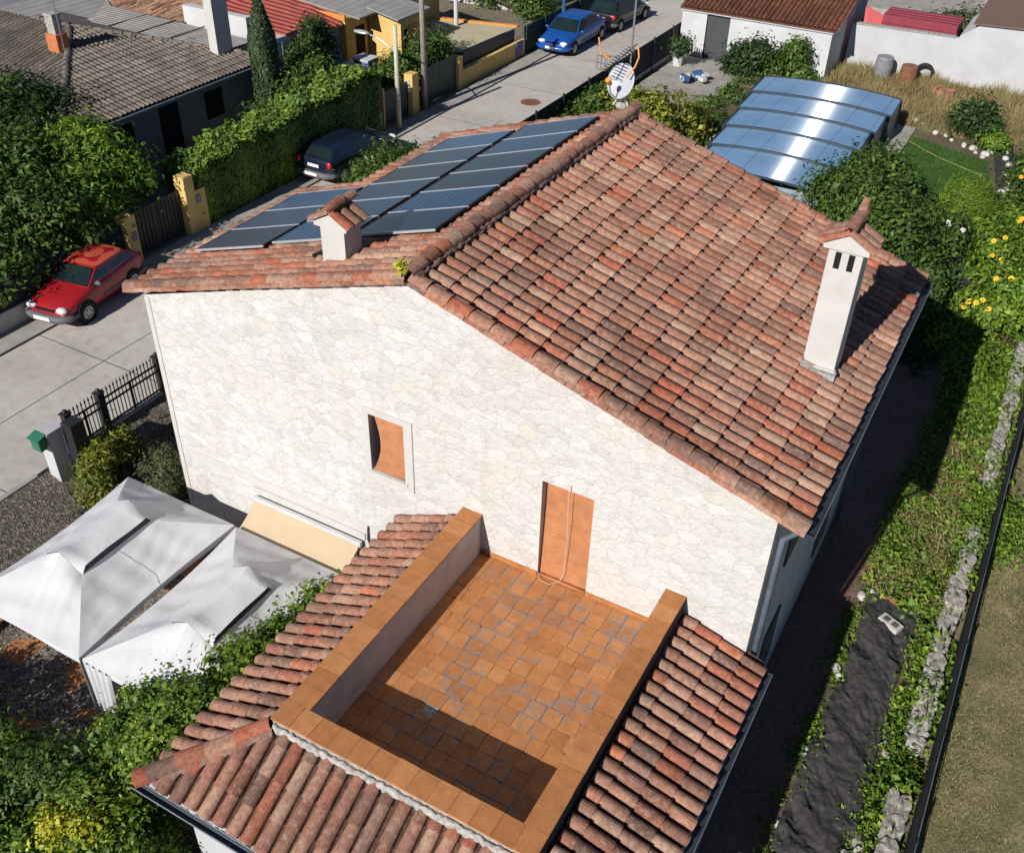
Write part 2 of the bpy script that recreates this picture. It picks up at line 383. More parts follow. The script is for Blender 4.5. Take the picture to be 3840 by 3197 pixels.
def car_paint(name,col,rough=.32):
    m,nt,b=new_mat(name); co=coords(nt); n1=noise(nt,2.5,4,.5,co)
    c=ramp(nt,n1.outputs['Fac'],[(.3,tuple(x*.9 for x in col)),(.7,tuple(min(1,x*1.08) for x in col))]); L(nt,c,b.inputs['Base Color'])
    b.inputs['Roughness'].default_value=rough; b.inputs['Coat Weight'].default_value=.5; b.inputs['Coat Roughness'].default_value=.08
    return m
M['paint_red']=car_paint('red car paint',(.33,.010,.016),.4)
M['paint_roof']=car_paint('lighter orange-red car paint',(.50,.085,.045),.55)  # roof red, lighter and more orange than the body
M['paint_blue']=car_paint('blue car paint',(.008,.075,.32))
M['paint_navy']=car_paint('dark navy car paint',(.008,.014,.032),.25)
M['paint_black']=car_paint('black car paint',(.012,.013,.016),.25)
M['glass']=simple('tinted car glass',(.012,.022,.022),.06,.3,2,spec=.8)
M['tyre']=simple('tyre rubber',(.018,.018,.018),.9,.3,20)
M['rim']=simple('wheel rim',(.40,.41,.42),.4,.1,10,metal=.6)
M['bumper']=simple('grey bumper plastic',(.11,.11,.115),.65,.15,8)
M['lampglass']=simple('headlamp glass',(.70,.70,.68),.15,.1,10)
M['taillamp']=simple('red lamp glass',(.50,.02,.02),.2,.1,10)
M['plate']=simple('number plate',(.78,.78,.76),.5,.03,10)

def foliage(name, stops, trans=.22, rough=.55):
    m,nt,b=new_mat(name)
    at=N(nt,'ShaderNodeAttribute',attribute_name='rnd'); c=ramp(nt,at.outputs['Fac'],stops)
    L(nt,c,b.inputs['Base Color']); b.inputs['Roughness'].default_value=rough; b.inputs['Specular IOR Level'].default_value=.35
    tr=N(nt,'ShaderNodeBsdfTranslucent'); L(nt,mix(nt,1.0,c,(1.3,1.35,.5),'MULTIPLY'),tr.inputs['Color'])
    ms=N(nt,'ShaderNodeMixShader'); ms.inputs[0].default_value=trans
    L(nt,b.outputs[0],ms.inputs[1]); L(nt,tr.outputs[0],ms.inputs[2]); L(nt,ms.outputs[0],nt.nodes['Material Output'].inputs[0])
    return m
M['leaf']=foliage('mid green leaf',[(0,(.022,.05,.014)),(.4,(.055,.11,.02)),(.75,(.11,.185,.03)),(1,(.20,.27,.05))])
M['leaf_dark']=foliage('dark green leaf',[(0,(.014,.034,.012)),(.5,(.035,.075,.02)),(.85,(.075,.135,.03)),(1,(.14,.20,.06))])
M['leaf_bright']=foliage('bright green leaf',[(0,(.04,.085,.012)),(.4,(.10,.19,.02)),(.75,(.19,.30,.03)),(1,(.34,.40,.04))])
M['leaf_vine']=foliage('vine leaf',[(0,(.022,.05,.010)),(.35,(.075,.14,.018)),(.7,(.17,.26,.028)),(1,(.36,.42,.05))])
M['leaf_gold']=foliage('golden leaf',[(0,(.20,.22,.02)),(.5,(.42,.42,.03)),(1,(.62,.56,.06))])
M['leaf_hedge']=foliage('laurel hedge leaf',[(0,(.025,.055,.01)),(.4,(.07,.135,.018)),(.75,(.15,.24,.03)),(1,(.26,.33,.04))],.04)
M['leaf_yellow']=foliage('yellow green leaf',[(0,(.06,.08,.012)),(.4,(.15,.18,.02)),(.8,(.28,.29,.04)),(1,(.42,.38,.06))])
M['leaf_grey']=foliage('grey green leaf',[(0,(.05,.06,.03)),(.5,(.11,.125,.055)),(1,(.20,.20,.10))])
M['leaf_cypress']=foliage('cypress leaf',[(0,(.018,.035,.014)),(.5,(.035,.065,.022)),(1,(.06,.10,.032))],.1)
M['straw']=foliage('dry straw',[(0,(.13,.10,.045)),(.4,(.26,.205,.095)),(.75,(.38,.30,.145)),(1,(.20,.22,.08))],.15,.8)
M['straw_field']=foliage('dry meadow straw',[(0,(.12,.11,.05)),(.35,(.26,.22,.115)),(.75,(.42,.35,.195)),(1,(.19,.22,.08))],.2,.8)
M['turf']=foliage('lawn blade',[(0,(.035,.09,.018)),(.5,(.06,.14,.025)),(1,(.09,.18,.035))],.15)
M['petal_yellow']=simple('yellow petal',(.80,.48,.02),.6,.2,9)
M['petal_white']=simple('white petal',(.80,.80,.76),.6,.05,9)
M['petal_red']=simple('red petal',(.60,.05,.03),.6,.2,9)

def ground_mat(name, a, bcol, c2, scale=.8, bmp=.6):
    m,nt,b=new_mat(name); co=coords(nt)
    n1=noise(nt,scale,6,.65,co); n2=noise(nt,scale*14,5,.7,co)
    c=ramp(nt,n1.outputs['Fac'],[(.3,a),(.55,bcol),(.75,c2)])
    k=ramp(nt,n2.outputs['Fac'],[(.3,(.6,.6,.6)),(.7,(1.25,1.25,1.25))]); c=mix(nt,1,c,k,'MULTIPLY')
    L(nt,c,b.inputs['Base Color']); b.inputs['Roughness'].default_value=.95; b.inputs['Specular IOR Level'].default_value=.15
    bump(nt,b,n2.outputs['Fac'],bmp,.03); return m
M['soil']=ground_mat('garden soil',(.085,.07,.045),(.14,.115,.07),(.20,.165,.10))
M['field']=ground_mat('dry field soil',(.11,.105,.05),(.22,.19,.10),(.36,.31,.18),1.4)
M['earth']=ground_mat('village earth',(.14,.12,.085),(.22,.19,.14),(.30,.27,.20),.3)
M['lawn']=ground_mat('lawn soil',(.03,.07,.015),(.05,.10,.02),(.07,.13,.03),1.5)
M['path']=ground_mat('brown paving',(.18,.11,.09),(.21,.13,.11),(.25,.16,.13),.7,.2)
M['fabric']=simple('black weed fabric',(.05,.046,.046),.8,.45,3.5,bmp=1.0,bscale=9,spec=.25)

def gravel_mat():
    m,nt,b=new_mat('gravel'); co=coords(nt)
    v=N(nt,'ShaderNodeTexVoronoi',feature='F1'); v.inputs['Scale'].default_value=30; L(nt,co,v.inputs['Vector'])
    s=N(nt,'ShaderNodeSeparateColor'); L(nt,v.outputs['Color'],s.inputs[0])
    c=ramp(nt,s.outputs[0],[(0,(.045,.037,.03)),(.5,(.115,.095,.075)),(1,(.28,.24,.20))])
    L(nt,c,b.inputs['Base Color']); b.inputs['Roughness'].default_value=.9
    bump(nt,b,v.outputs['Distance'],.8,.025); return m
M['gravel']=gravel_mat()
def yard_mat():
    m,nt,b=new_mat('clay paving with gravel'); co=coords(nt)
    v=N(nt,'ShaderNodeTexVoronoi',feature='F1'); v.inputs['Scale'].default_value=28; L(nt,co,v.inputs['Vector']); s=N(nt,'ShaderNodeSeparateColor'); L(nt,v.outputs['Color'],s.inputs[0])
    g=ramp(nt,s.outputs[0],[(0,(.06,.05,.04)),(.5,(.15,.125,.10)),(1,(.36,.31,.26))])
    n1=noise(nt,5,5,.6,co); k=ramp(nt,n1.outputs['Fac'],[(.3,(.36,.14,.055)),(.7,(.48,.21,.085))])
    n2=noise(nt,1.1,2,.4,co); c=mix(nt,smooth01(nt,n2.outputs['Fac'],.40,.43),k,g); L(nt,c,b.inputs['Base Color']); b.inputs['Roughness'].default_value=.9
    bump(nt,b,v.outputs['Distance'],.6,.02); return m
M['yard']=yard_mat()
M['clay_paving']=simple('clay paving',(.42,.17,.06),.85,.25,4,bmp=.4,spec=.2)

def road_mat():
    m,nt,b=new_mat('street concrete'); co=coords(nt)
    n1=noise(nt,.35,6,.65,co); n2=noise(nt,3.0,6,.7,co); n3=noise(nt,45,4,.7,co)
    c=ramp(nt,n1.outputs['Fac'],[(.3,(.42,.385,.35)),(.5,(.50,.46,.42)),(.7,(.55,.51,.47))])
    k=ramp(nt,n2.outputs['Fac'],[(.25,(.80,.79,.78)),(.55,(1.03,1.03,1.03))]); c=mix(nt,1,c,k,'MULTIPLY')
    k=ramp(nt,n3.outputs['Fac'],[(.3,(.86,.86,.86)),(.7,(1.1,1.1,1.1))]); c=mix(nt,1,c,k,'MULTIPLY')
    st=noise(nt,1.1,5,.7,co,1.0); s=smooth01(nt,st.outputs['Fac'],.62,.72); c=mix(nt,math_(nt,'MULTIPLY',s,.35),c,(.20,.185,.165))
    L(nt,c,b.inputs['Base Color']); b.inputs['Roughness'].default_value=.93; b.inputs['Specular IOR Level'].default_value=.2
    bump(nt,b,n3.outputs['Fac'],.3,.01); return m
M['road']=road_mat()
M['joint']=simple('joint dirt',(.10,.09,.08),.95,.3,6,spec=.1)
M['pavement']=simple('pavement concrete',(.34,.32,.29),.93,.2,2,bmp=.3,spec=.2)

# ------------------------------------------------------------------ foliage
def leaf_arrays(P, Nrm, length, width, rng, fold=.18):
    n=len(P)
    Nrm=Nrm/np.maximum(np.linalg.norm(Nrm,axis=1,keepdims=True),1e-6)
    t=rng.normal(size=(n,3)); t-=Nrm*np.sum(t*Nrm,axis=1,keepdims=True); t/=np.maximum(np.linalg.norm(t,axis=1,keepdims=True),1e-6)
    bi=np.cross(Nrm,t)
    ln=length*np.clip(rng.lognormal(-.08,.34,(n,1)),.4,1.9); wd=width*np.clip(ln/length,.5,1.6)*rng.uniform(.75,1.15,(n,1))
    V=np.empty((n,4,3))
    V[:,0]=P-t*ln*.5; V[:,1]=P+bi*wd*.5+Nrm*wd*fold-t*ln*.05; V[:,2]=P+t*ln*.5-Nrm*ln*.12; V[:,3]=P-bi*wd*.5+Nrm*wd*fold-t*ln*.05
    F=np.arange(n*4).reshape(n,4)
    return V.reshape(-1,3),F
def cloud(blobs, n, rng, clump=.22, per=45, shell=.55, up=.45, low=-.75):
    """leaf centres and facings: clumps of leaves on and inside a set of ellipsoids"""
    wts=np.array([ (b[1][0]*b[1][1]*b[1][2])**(2/3) for b in blobs]); wts/=wts.sum()
    nc=max(3,int(n/per)); bi=rng.choice(len(blobs),nc,p=wts)
    C=np.array([b[0] for b in blobs],float)[bi]; Rr=np.array([b[1] for b in blobs],float)[bi]
    d=rng.normal(size=(nc,3)); d/=np.linalg.norm(d,axis=1,keepdims=True)
    d[:,2]=np.where(d[:,2]<low,-d[:,2],d[:,2])
    rad=rng.uniform(shell,1.0,(nc,1))**.7*rng.uniform(.84,1.20,(nc,1))
    cc=C+d*Rr*rad; cs=rng.uniform(.40,1.55,nc)*clump; cr=rng.uniform(0,1,nc)
    k=rng.integers(0,nc,n)
    g=rng.normal(size=(n,3))*cs[k][:,None]*np.array([1,1,.75])
    P=cc[k]+g
    nn=d[k]*.55+g/np.maximum(cs[k][:,None],1e-6)*.35+rng.normal(size=(n,3))*.55+np.array([0,0,up])
    r=np.clip(.50*cr[k]+.5*rng.uniform(0,1,n),0,1)
    return P,nn,r
def crown(name, blobs, n, leaf, mat, parent=None, aspect=.5, clump=.22, per=45, shell=.55, seed=0, up=.45, zmin=None):
    rng=np.random.default_rng(seed+100)
    P,nn,r=cloud(blobs,n,rng,clump,per,shell,up)
    if zmin is not None:
        k=P[:,2]>zmin; P,nn,r=P[k],nn[k],r[k]
    V,F=leaf_arrays(P,nn,leaf,leaf*aspect,rng)
    return np_mesh(name,V,F,mat,parent,r)
def limbs(base, blobs, r0, parent, mat=None, seed=0, name='trunk'):
    rr=random.Random(seed); mb=MB(); b=Vector(base)
    top=sum((Vector(x[0]) for x in blobs),Vector())/len(blobs)
    fork=b.lerp(Vector((top.x,top.y,top.z)),.42)
    mb.tube([b-Vector((0,0,.05)),b.lerp(fork,.5)+Vector((rr.uniform(-.05,.05),rr.uniform(-.05,.05),0)),fork],[r0,r0*.8,r0*.62],8)
    for x in blobs:
        c=Vector(x[0]); mid=fork.lerp(c,.55)+Vector((rr.uniform(-.1,.1),rr.uniform(-.1,.1),rr.uniform(0,.12)))
        mb.tube([fork,mid,c],[r0*.5,r0*.3,r0*.12],6)
        for q in range(3):
            e=c+Vector((rr.uniform(-1,1)*x[1][0],rr.uniform(-1,1)*x[1][1],rr.uniform(0,.9)*x[1][2]))*.8
            mb.tube([mid.lerp(c,.5),e],[r0*.18,r0*.05],5)
    return mb.build(name, mat or M['bark'], parent, smooth=True)
def tree(name,label,cat,base,blobs,n,leaf,mat,group=None,r0=.1,seed=0,**kw):
    t=thing(name,label,cat,base,group)
    limbs(base,blobs,r0,t,seed=seed, name='trunk' if 'tree' in name else 'stem')
    crown('crown' if 'tree' in name else 'foliage',blobs,n,leaf,mat,t,seed=seed,zmin=base[2]+.02,**kw)
    return t
def in_poly(x,y,poly):
    c=np.zeros(len(x),bool); n=len(poly)
    for i in range(n):
        x1,y1=poly[i]; x2,y2=poly[(i+1)%n]
        k=((y1>y)!=(y2>y))&(x<(x2-x1)*(y-y1)/(y2-y1+1e-12)+x1); c^=k
    return c
def scatter(poly,n,rng):
    p=np.array(poly); lo=p.min(0); hi=p.max(0); out=np.empty((0,2))
    while len(out)<n:
        q=rng.uniform(lo,hi,(n*2,2)); out=np.vstack([out,q[in_poly(q[:,0],q[:,1],poly)]])
    return out[:n]
def blades(name, poly, n, h, w, mat, z=GZ, seed=0, lean=.5, patch=None):
    rng=np.random.default_rng(seed+500); q=scatter(poly,n,rng)
    hh=h*rng.uniform(.35,1.25,n)
    pn=np.sin(q[:,0]*1.9+seed)*np.cos(q[:,1]*1.3+.7*np.sin(q[:,0]*2.3))
    hh*= .75+.35*pn
    a=rng.uniform(0,2*PI,n); dx=np.stack([np.cos(a),np.sin(a),np.zeros(n)],1)
    b0=np.column_stack([q,np.full(n,z)]); tip=b0+np.column_stack([rng.normal(size=(n,2))*lean*hh[:,None],hh])
    V=np.empty((n,3,3)); V[:,0]=b0-dx*w/2; V[:,1]=b0+dx*w/2; V[:,2]=tip
    r=np.clip(.5+.28*pn+rng.normal(size=n)*.2,0,1)
    o=np_mesh(name,V.reshape(-1,3),np.arange(n*3).reshape(n,3),mat,None,r); o['kind']='stuff'; return o
def weeds(name, poly, n, hmax, leaf, mat, z=GZ, seed=0, aspect=.5):
    rng=np.random.default_rng(seed+900); nc=max(4,n//40); q=scatter(poly,nc,rng)
    ch=hmax*rng.uniform(.15,1,nc)**1.3; cr=rng.uniform(0,1,nc); k=rng.integers(0,nc,n)
    g=rng.normal(size=(n,2))*.16; zz=z+ch[k]*rng.uniform(0.05,1,n)
    P=np.column_stack([q[k]+g*(1.2-.5*rng.uniform(0,1,(n,1))),zz])
    nn=np.column_stack([g*2+rng.normal(size=(n,2))*.5,np.full(n,.7)])
    V,F=leaf_arrays(P,nn,leaf,leaf*aspect,rng)
    o=np_mesh(name,V,F,mat,None,np.clip(.55*cr[k]+.45*rng.uniform(0,1,n),0,1)); o['kind']='stuff'; return o

# ------------------------------------------------------------------ roof tiles
def arc_tile(mb, O, U, V, Nn, u, va, vb, r, ra, rb, ha, hb, rise=.9, mi=0, seg=7, base=0.0):
    """one half-round cover tile from va (top) to vb (lower end) on a slope"""
    vs=[]; fs=[]
    th=.014
    for (v,rad,h) in ((va,ra,ha),(vb,rb,hb)):
        for k in range(seg+1):
            a=PI*k/seg
            vs.append(O+U*(u-math.cos(a)*rad)+V*v+Nn*(base+h+math.sin(a)*rad*rise))
    for k in range(seg+1):
        a=PI*k/seg
        vs.append(O+U*(u-math.cos(a)*(rb-th))+V*vb+Nn*(base+hb+math.sin(a)*(rb-th)*rise))
    n=seg+1
    for k in range(seg):
        fs.append((k,k+n,k+n+1,k+1)); fs.append((k+n,k+2*n,k+2*n+1,k+n+1))
    mb.add(vs,fs,mi,r)
def tile_field(O, U, V, rows, spacing=.245, rad=.103, length=.49, expo=.405, palette=None, name='roof_tiles', parent=None, mats=None, seed=0, pans=True, jit=1.0, rise=.9):
    """rows: list of (u, v_top, v_bottom). Cover tiles plus concave pan tiles between them, all in one mesh"""
    rr=random.Random(seed); O=Vector(O); U=Vector(U).normalized(); V=Vector(V).normalized(); Nn=U.cross(V).normalized()
    if Nn.z<0: Nn=-Nn
    mb=MB()
    for (u,v0,v1) in rows:
        du=rr.uniform(-.008,.008)*jit; end=v1+rr.uniform(-.018,.018)*jit
        k=0; streak=rr.random()
        while True:
            vb=end-k*expo
            if vb<v0+.06: break
            va=max(vb-length,v0-.02)
            q=rr.random()
            q=q if rr.random()>.25 else min(1,max(0,streak+rr.uniform(-.1,.1)))
            sc=rr.uniform(.95,1.05)
            arc_tile(mb,O,U,V,Nn,u+du+rr.uniform(-.006,.006)*jit,va+rr.uniform(-.01,.01),vb,q,rad*.86*sc,rad*sc,.012,.036+rr.uniform(-.006,.008)*jit,rise)
            k+=1
        if pans:
            h=spacing/2
            a=[O+U*(u+h-.075)+V*v0+Nn*.03, O+U*(u+h-.035)+V*v0+Nn*.004, O+U*(u+h+.035)+V*v0+Nn*.004, O+U*(u+h+.075)+V*v0+Nn*.03]
            b=[p+V*(v1-v0-.03) for p in a]
            mb.add(a+b,[(0,4,5,1),(1,5,6,2),(2,6,7,3)],1,rr.random())
    return mb.build(name,mats or [M['tile'],M['pan']],parent,smooth=False,rnd=True)
def ridge_tiles(pts, rad=.13, expo=.36, name='ridge_cap', parent=None, mat=None, seed=3, zo=.0):
    rr=random.Random(seed); mb=MB()
    for a,b in zip(pts[:-1],pts[1:]):
        a=Vector(a); b=Vector(b); d=(b-a); ln=d.length; V=d.normalized(); U=V.cross(Vector((0,0,1))).normalized(); Nn=U.cross(V).normalized()
        if Nn.z<0: Nn=-Nn
        k=0
        while k*expo<ln:
            v=k*expo; sc=rr.uniform(.95,1.06)
            arc_tile(mb,a,U,V,Nn,rr.uniform(-.015,.015),v,min(v+expo*1.18,ln+.05),rr.random(),rad*.9*sc,rad*sc,zo-.012,zo+.014+rr.uniform(-.008,.01),.85)
            k+=1
    return mb.build(name,mat or [M['tile'],M['pan']],parent,rnd=True)

# ================================================================== CAMERA, LIGHT, WORLD
def set_camera():
    cd=bpy.data.cameras.new('camera'); cam=bpy.data.objects.new('camera',cd); COL.objects.link(cam)
    cd.sensor_fit='HORIZONTAL'; cd.sensor_width=36; cd.lens=2049.18/2100*36; cd.clip_start=.1; cd.clip_end=3000
    yaw=math.radians(32)-.0652; pit=math.radians(-37)-.0001; rol=.0305
    f=Vector((-math.sin(yaw)*math.cos(pit),math.cos(yaw)*math.cos(pit),math.sin(pit)))
    r=Vector((math.cos(yaw),math.sin(yaw),0)); u=r.cross(f)
    r2=r*math.cos(rol)+u*math.sin(rol); u2=-r*math.sin(rol)+u*math.cos(rol)
    mw=Matrix((r2,u2,-f)).transposed().to_4x4(); mw.translation=Vector((13.4091,-10.7204,14.5055))
    cam.matrix_world=mw; SC.camera=cam
set_camera()
SUN=Vector((-.215,-1.66,1.0)).normalized()
sd=bpy.data.lights.new('sun','SUN'); sd.energy=5.0; sd.angle=math.radians(.5); sd.color=(1,.96,.90)
so=bpy.data.objects.new('sun',sd); COL.objects.link(so); so.rotation_euler=SUN.to_track_quat('Z','Y').to_euler()
W_=bpy.data.worlds.new('World'); SC.world=W_; W_.use_nodes=True
wn=W_.node_tree; sk=wn.nodes.new('ShaderNodeTexSky'); sk.sky_type='NISHITA'; sk.sun_disc=False
sk.sun_elevation=math.asin(SUN.z); sk.sun_rotation=math.atan2(SUN.x,SUN.y); sk.altitude=700; sk.air_density=.55; sk.dust_density=.15; sk.ozone_density=2.0
bg=wn.nodes['Background']; wn.links.new(sk.outputs[0],bg.inputs[0]); bg.inputs[1].default_value=.07
vs_=SC.view_settings; vs_.view_transform='Standard'; vs_.look='None'; vs_.exposure=0.15; vs_.gamma=1.0; vs_.use_curve_mapping=False

# ================================================================== GROUND
def sheet(name, pts, z, mat, thick=None):
    mb=MB(); 
    if thick: mb.slab([(x,y,z-thick) for x,y in pts],(0,0,thick))
    else: mb.poly([(x,y,z) for x,y in pts])
    return structure(mb.build(name,mat))
sheet('ground',[(-400,-300),(400,-300),(400,600),(-400,600)],GZ-.01,M['earth'])
sheet('neighbour_ground',[(-300,-200),(-9.35,-200),(-9.35,300),(-300,300)],-.004,M['earth'],.8)
sheet('road',[(-8.55,-60),(-3.9,-60),(-3.9,10),(-4.62,18.5),(-4.62,140),(-8.55,140)],0,M['road'],.85)
sheet('road_far',[(-8.5,52),(60,52),(60,64),(-8.5,64)],-.3,M['pavement'],.4)
sheet('pavement',[(-9.36,-60),(-8.62,-60),(-8.62,140),(-9.36,140)],.03,M['pavement'],.85)
sheet('gutter_channel',[(-8.63,-60),(-8.54,-60),(-8.54,140),(-8.63,140)],-.03,M['joint'],.8)
mb=MB()
for x in (-6.15,): mb.box(x-.012,-60,.0,x+.012,24,.004)
for y in (-9.0,-4.6,-1.55,3.2,8,13,18,23,28,33,38): mb.box(-8.54,y-.012,.0,-4.65 if y>12 else -3.92,y+.012,.0042)
structure(mb.build('road_joint',M['joint']))
mb=MB(); mb.cyl((-6.19,26.5,.006),(0,0,1),.42,.012,24); mb.cyl((-6.19,26.5,.012),(0,0,1),.34,.012,24)
tag(mb.build('manhole_cover',M['rust']),'round dark manhole cover set in the pale concrete street','manhole cover')
# kerb and sloping gravel strip between the street and the yard
mb=MB(); mb.box(-3.9,-60,-.85,-3.78,-.85,.05); structure(mb.build('kerb',M['pavement']))
mb=MB(); mb.grid(lambda u,v:(-3.78+u*2.6, -12+v*30, -.01-.79*min(1,max(0,(u-.05)*1.15))-.002+.02*math.sin(9*u+5*v)),10,30)
structure(mb.build('gravel_slope',M['gravel'],smooth=True))
sheet('yard',[(-1.3,-5.3),(5.6,-5.3),(5.6,0),(-1.3,0)],GZ-.001,M['yard'])
sheet('front_garden_soil',[(-1.3,-14),(5.6,-14),(5.6,-5.3),(-1.3,-5.3)],GZ-.001,M['soil'])
mb=MB()
for (x,y,w,d) in ((-1.75,-2.3,.9,.8),(-2.0,-3.9,.9,.7),(-1.7,-5.0,.8,.8),(-.9,-5.6,.9,.8),(2.0,-2.6,.55,1.6),(2.05,-4.2,.6,.9),(.2,-5.9,1.0,.6),(1.2,-6.0,.7,.6)):
    z=-.05-.79*min(1,max(0,((x+3.78)/2.6-.05)*1.15)) if x<-1.2 else GZ
    mb.obox((x,y,z+.02),(w,d,.05),RND.uniform(-.05,.05),r=RND.random())
structure(mb.build('paving',M['clay_paving']))
sheet('path',[(11.6,-14),(13.0,-14),(13.0,26),(11.6,26)],GZ+.004,M['path'])
sheet('garden_soil',[(13.0,-14),(14.6,-14),(14.6,36),(-4.5,36),(-4.5,19),(-3.8,9),(13.0,9)],GZ+.002,M['soil'])
sheet('lawn',[(5.8,24),(12.4,24.0),(12.5,27),(11.6,32.6),(8.0,33.9),(5.8,33.9)],GZ+.008,M['lawn'])
sheet('garden_path',[(11.9,18.6),(12.7,18.6),(13.0,26),(12.9,31),(12.2,35),(11.5,34.5),(12.4,29),(12.3,24),(11.3,22)],GZ+.012,M['fabric'])
sheet('dry_field',[(14.95,-20),(60,-20),(60,30),(14.95,30)],GZ+.005,M['field'])
sheet('dry_meadow',[(2.9,35),(60,32),(60,52),(2.9,52)],GZ+.004,M['field'])
sheet('terrace_slab',[(-4.2,32.5),(-.6,31.5),(-.6,39),(-4.2,39)],GZ+.012,M['pavement'])

# ================================================================== THE HOUSE
W,HE,XR,HA=11.82,5.34,5.88,7.30      # width, eaves height, ridge x, gable height
YB,YS,XS=8.02,4.92,1.5               # back wall, depth of the wider front part, wall of the narrow rear part
house=thing('stone_house','large pale stone house with red clay tile roof and walled roof terrace','house',(5.9,0,GZ))
SLL=(HA-HE)/XR; SLR=(HA-HE)/(W-XR)
def gz(x): return HE+SLL*x if x<=XR else HA-SLR*(x-XR)
win=(4.905,5.615,3.327,4.548); door=(8.214,9.106,2.437,4.50)
def front_wall():
    mb=MB(); xs=[0,win[0],win[1],XR,door[0],door[1],W]
    for a,b in zip(xs[:-1],xs[1:]):
        hole=win if a==win[0] else door if a==door[0] else None
        if hole:
            mb.poly([(a,0,GZ),(b,0,GZ),(b,0,hole[2]),(a,0,hole[2])]); mb.poly([(a,0,hole[3]),(b,0,hole[3]),(b,0,gz(b)),(a,0,gz(a))])
        else: mb.poly([(a,0,GZ),(b,0,GZ),(b,0,gz(b)),(a,0,gz(a))])
    # the thickness of the wall at the openings
    for h,d in ((win,.30),(door,.34)):
        x0,x1,z0,z1=h
        mb.quad((x0,0,z0),(x0,d,z0),(x0,d,z1),(x0,0,z1),1); mb.quad((x1,d,z0),(x1,0,z0),(x1,0,z1),(x1,d,z1),1)
        mb.quad((x0,0,z1),(x0,d,z1),(x1,d,z1),(x1,0,z1),1); mb.quad((x0,d,z0),(x0,0,z0),(x1,0,z0),(x1,d,z0),1)
    return mb.build('gable_wall',[M['stone'],M['plaster_dirty']],house)
front_wall()
mb=MB(); mb.quad((W,0,GZ),(W,YB,GZ),(W,YB,HE),(W,0,HE)); mb.quad((W,YB,GZ),(XS,YB,GZ),(XS,YB,HE),(W,YB,HE))
mb.poly([(W,YB,HE),(XS,YB,HE),(XS,YB,gz(XS)),(XR,YB,HA)]); mb.quad((XS,YB,GZ),(XS,YS,GZ),(XS,YS,gz(XS)),(XS,YB,gz(XS)))
mb.quad((XS,YS,GZ),(0,YS,GZ),(0,YS,HE),(XS,YS,gz(XS))); mb.quad((0,YS,GZ),(0,0,GZ),(0,0,HE),(0,YS,HE))
mb.build('side_wall',M['stone'],house)
# smooth plaster margins: left corner, window surround, string course
mb=MB(); mb.box(-.012,-.014,GZ,.10,.02,HE-.02); mb.build('corner_band',M['plaster'],house)
mb=MB(); mb.box(1.95,-.03,1.50,4.62,-.002,1.66); mb.box(.2,-.012,1.72,6.7,-.003,1.92); mb.build('string_course',M['plaster'],house)
w0=thing('window',None,None,(0,0,0)); w0.parent=house; w0.matrix_parent_inverse=house.matrix_basis.inverted()
mb=MB(); x0,x1,z0,z1=win; t=.13
mb.box(x0-.13,-.022,z0-.16,x0,.004,z1+.12); mb.box(x1,-.024,z0-.16,x1+.17,.004,z1+.12); mb.box(x0,-.026,z1,x1,.004,z1+.12); mb.box(x0,-.020,z0-.16,x1,.004,z0-.06); mb.box(x0-.05,-.045,z0-.06,x1+.05,.05,z0-.004)
mb.build('window_surround',M['plaster'],w0)
mb=MB(); mb.quad((x0,.27,z0),(x1,.27,z0),(x1,.27,z1),(x0,.27,z1)); mb.build('pane',M['dark'],w0)
def blind_fn(u,v):
    b=math.sin(PI*min(1,v*1.05))**1.0
    return (x0+.03+u*(x1-x0-.06)+.17*b*(1-u)*.9, .10-.045*math.sin(PI*v)-.07*(1-v)**2, z0+.02+v*(z1-z0-.03))
mb=MB(); mb.grid(blind_fn,6,16); mb.box(x0+.03,.02,z0+.01,x1-.03,.045,z0+.05); mb.build('blind',M['blind'],w0,smooth=True)
d0=thing('door',None,None,(0,0,0)); d0.parent=house; d0.matrix_parent_inverse=house.matrix_basis.inverted()
x0,x1,z0,z1=door
mb=MB(); mb.quad((x0,.32,z0),(x1,.32,z0),(x1,.32,z1),(x0,.32,z1)); mb.build('door_leaf',M['dark'],d0)
mb=MB(); mb.grid(lambda u,v:(x0+.02+u*(x1-x0-.04), .16-.10*(1-v)**1.6+.006*math.sin(22*u), z0+.02+v*(z1-z0-.03)),12,20); mb.box(x0+.02,.0,z0+.0,x1-.02,.05,z0+.045)
mb.build('blind',M['blind'],d0,smooth=True)
mb=MB(); cx=x0+.53*(x1-x0)
mb.tube([(cx,-.01,z1+.10),(cx-.01,-.01,z1-.1),(cx+.01,.02,z1-1.0),(cx+.0,.01,z0+.25),(cx-.05,-.03,z0+.08),(cx-.2,-.12,z0+.03),(cx-.38,-.1,z0+.03),(cx-.45,.0,z0+.04)],.005,5)
mb.box(cx-.03,-.03,z1+.02,cx+.03,.0,z1+.12); mb.build('pull_cord',M['plaster'],d0)
mb=MB(); mb.box(x0-.005,-.04,z0-.03,x1+.005,.3,z0+.006); mb.build('sill',M['clay_paving'],d0)

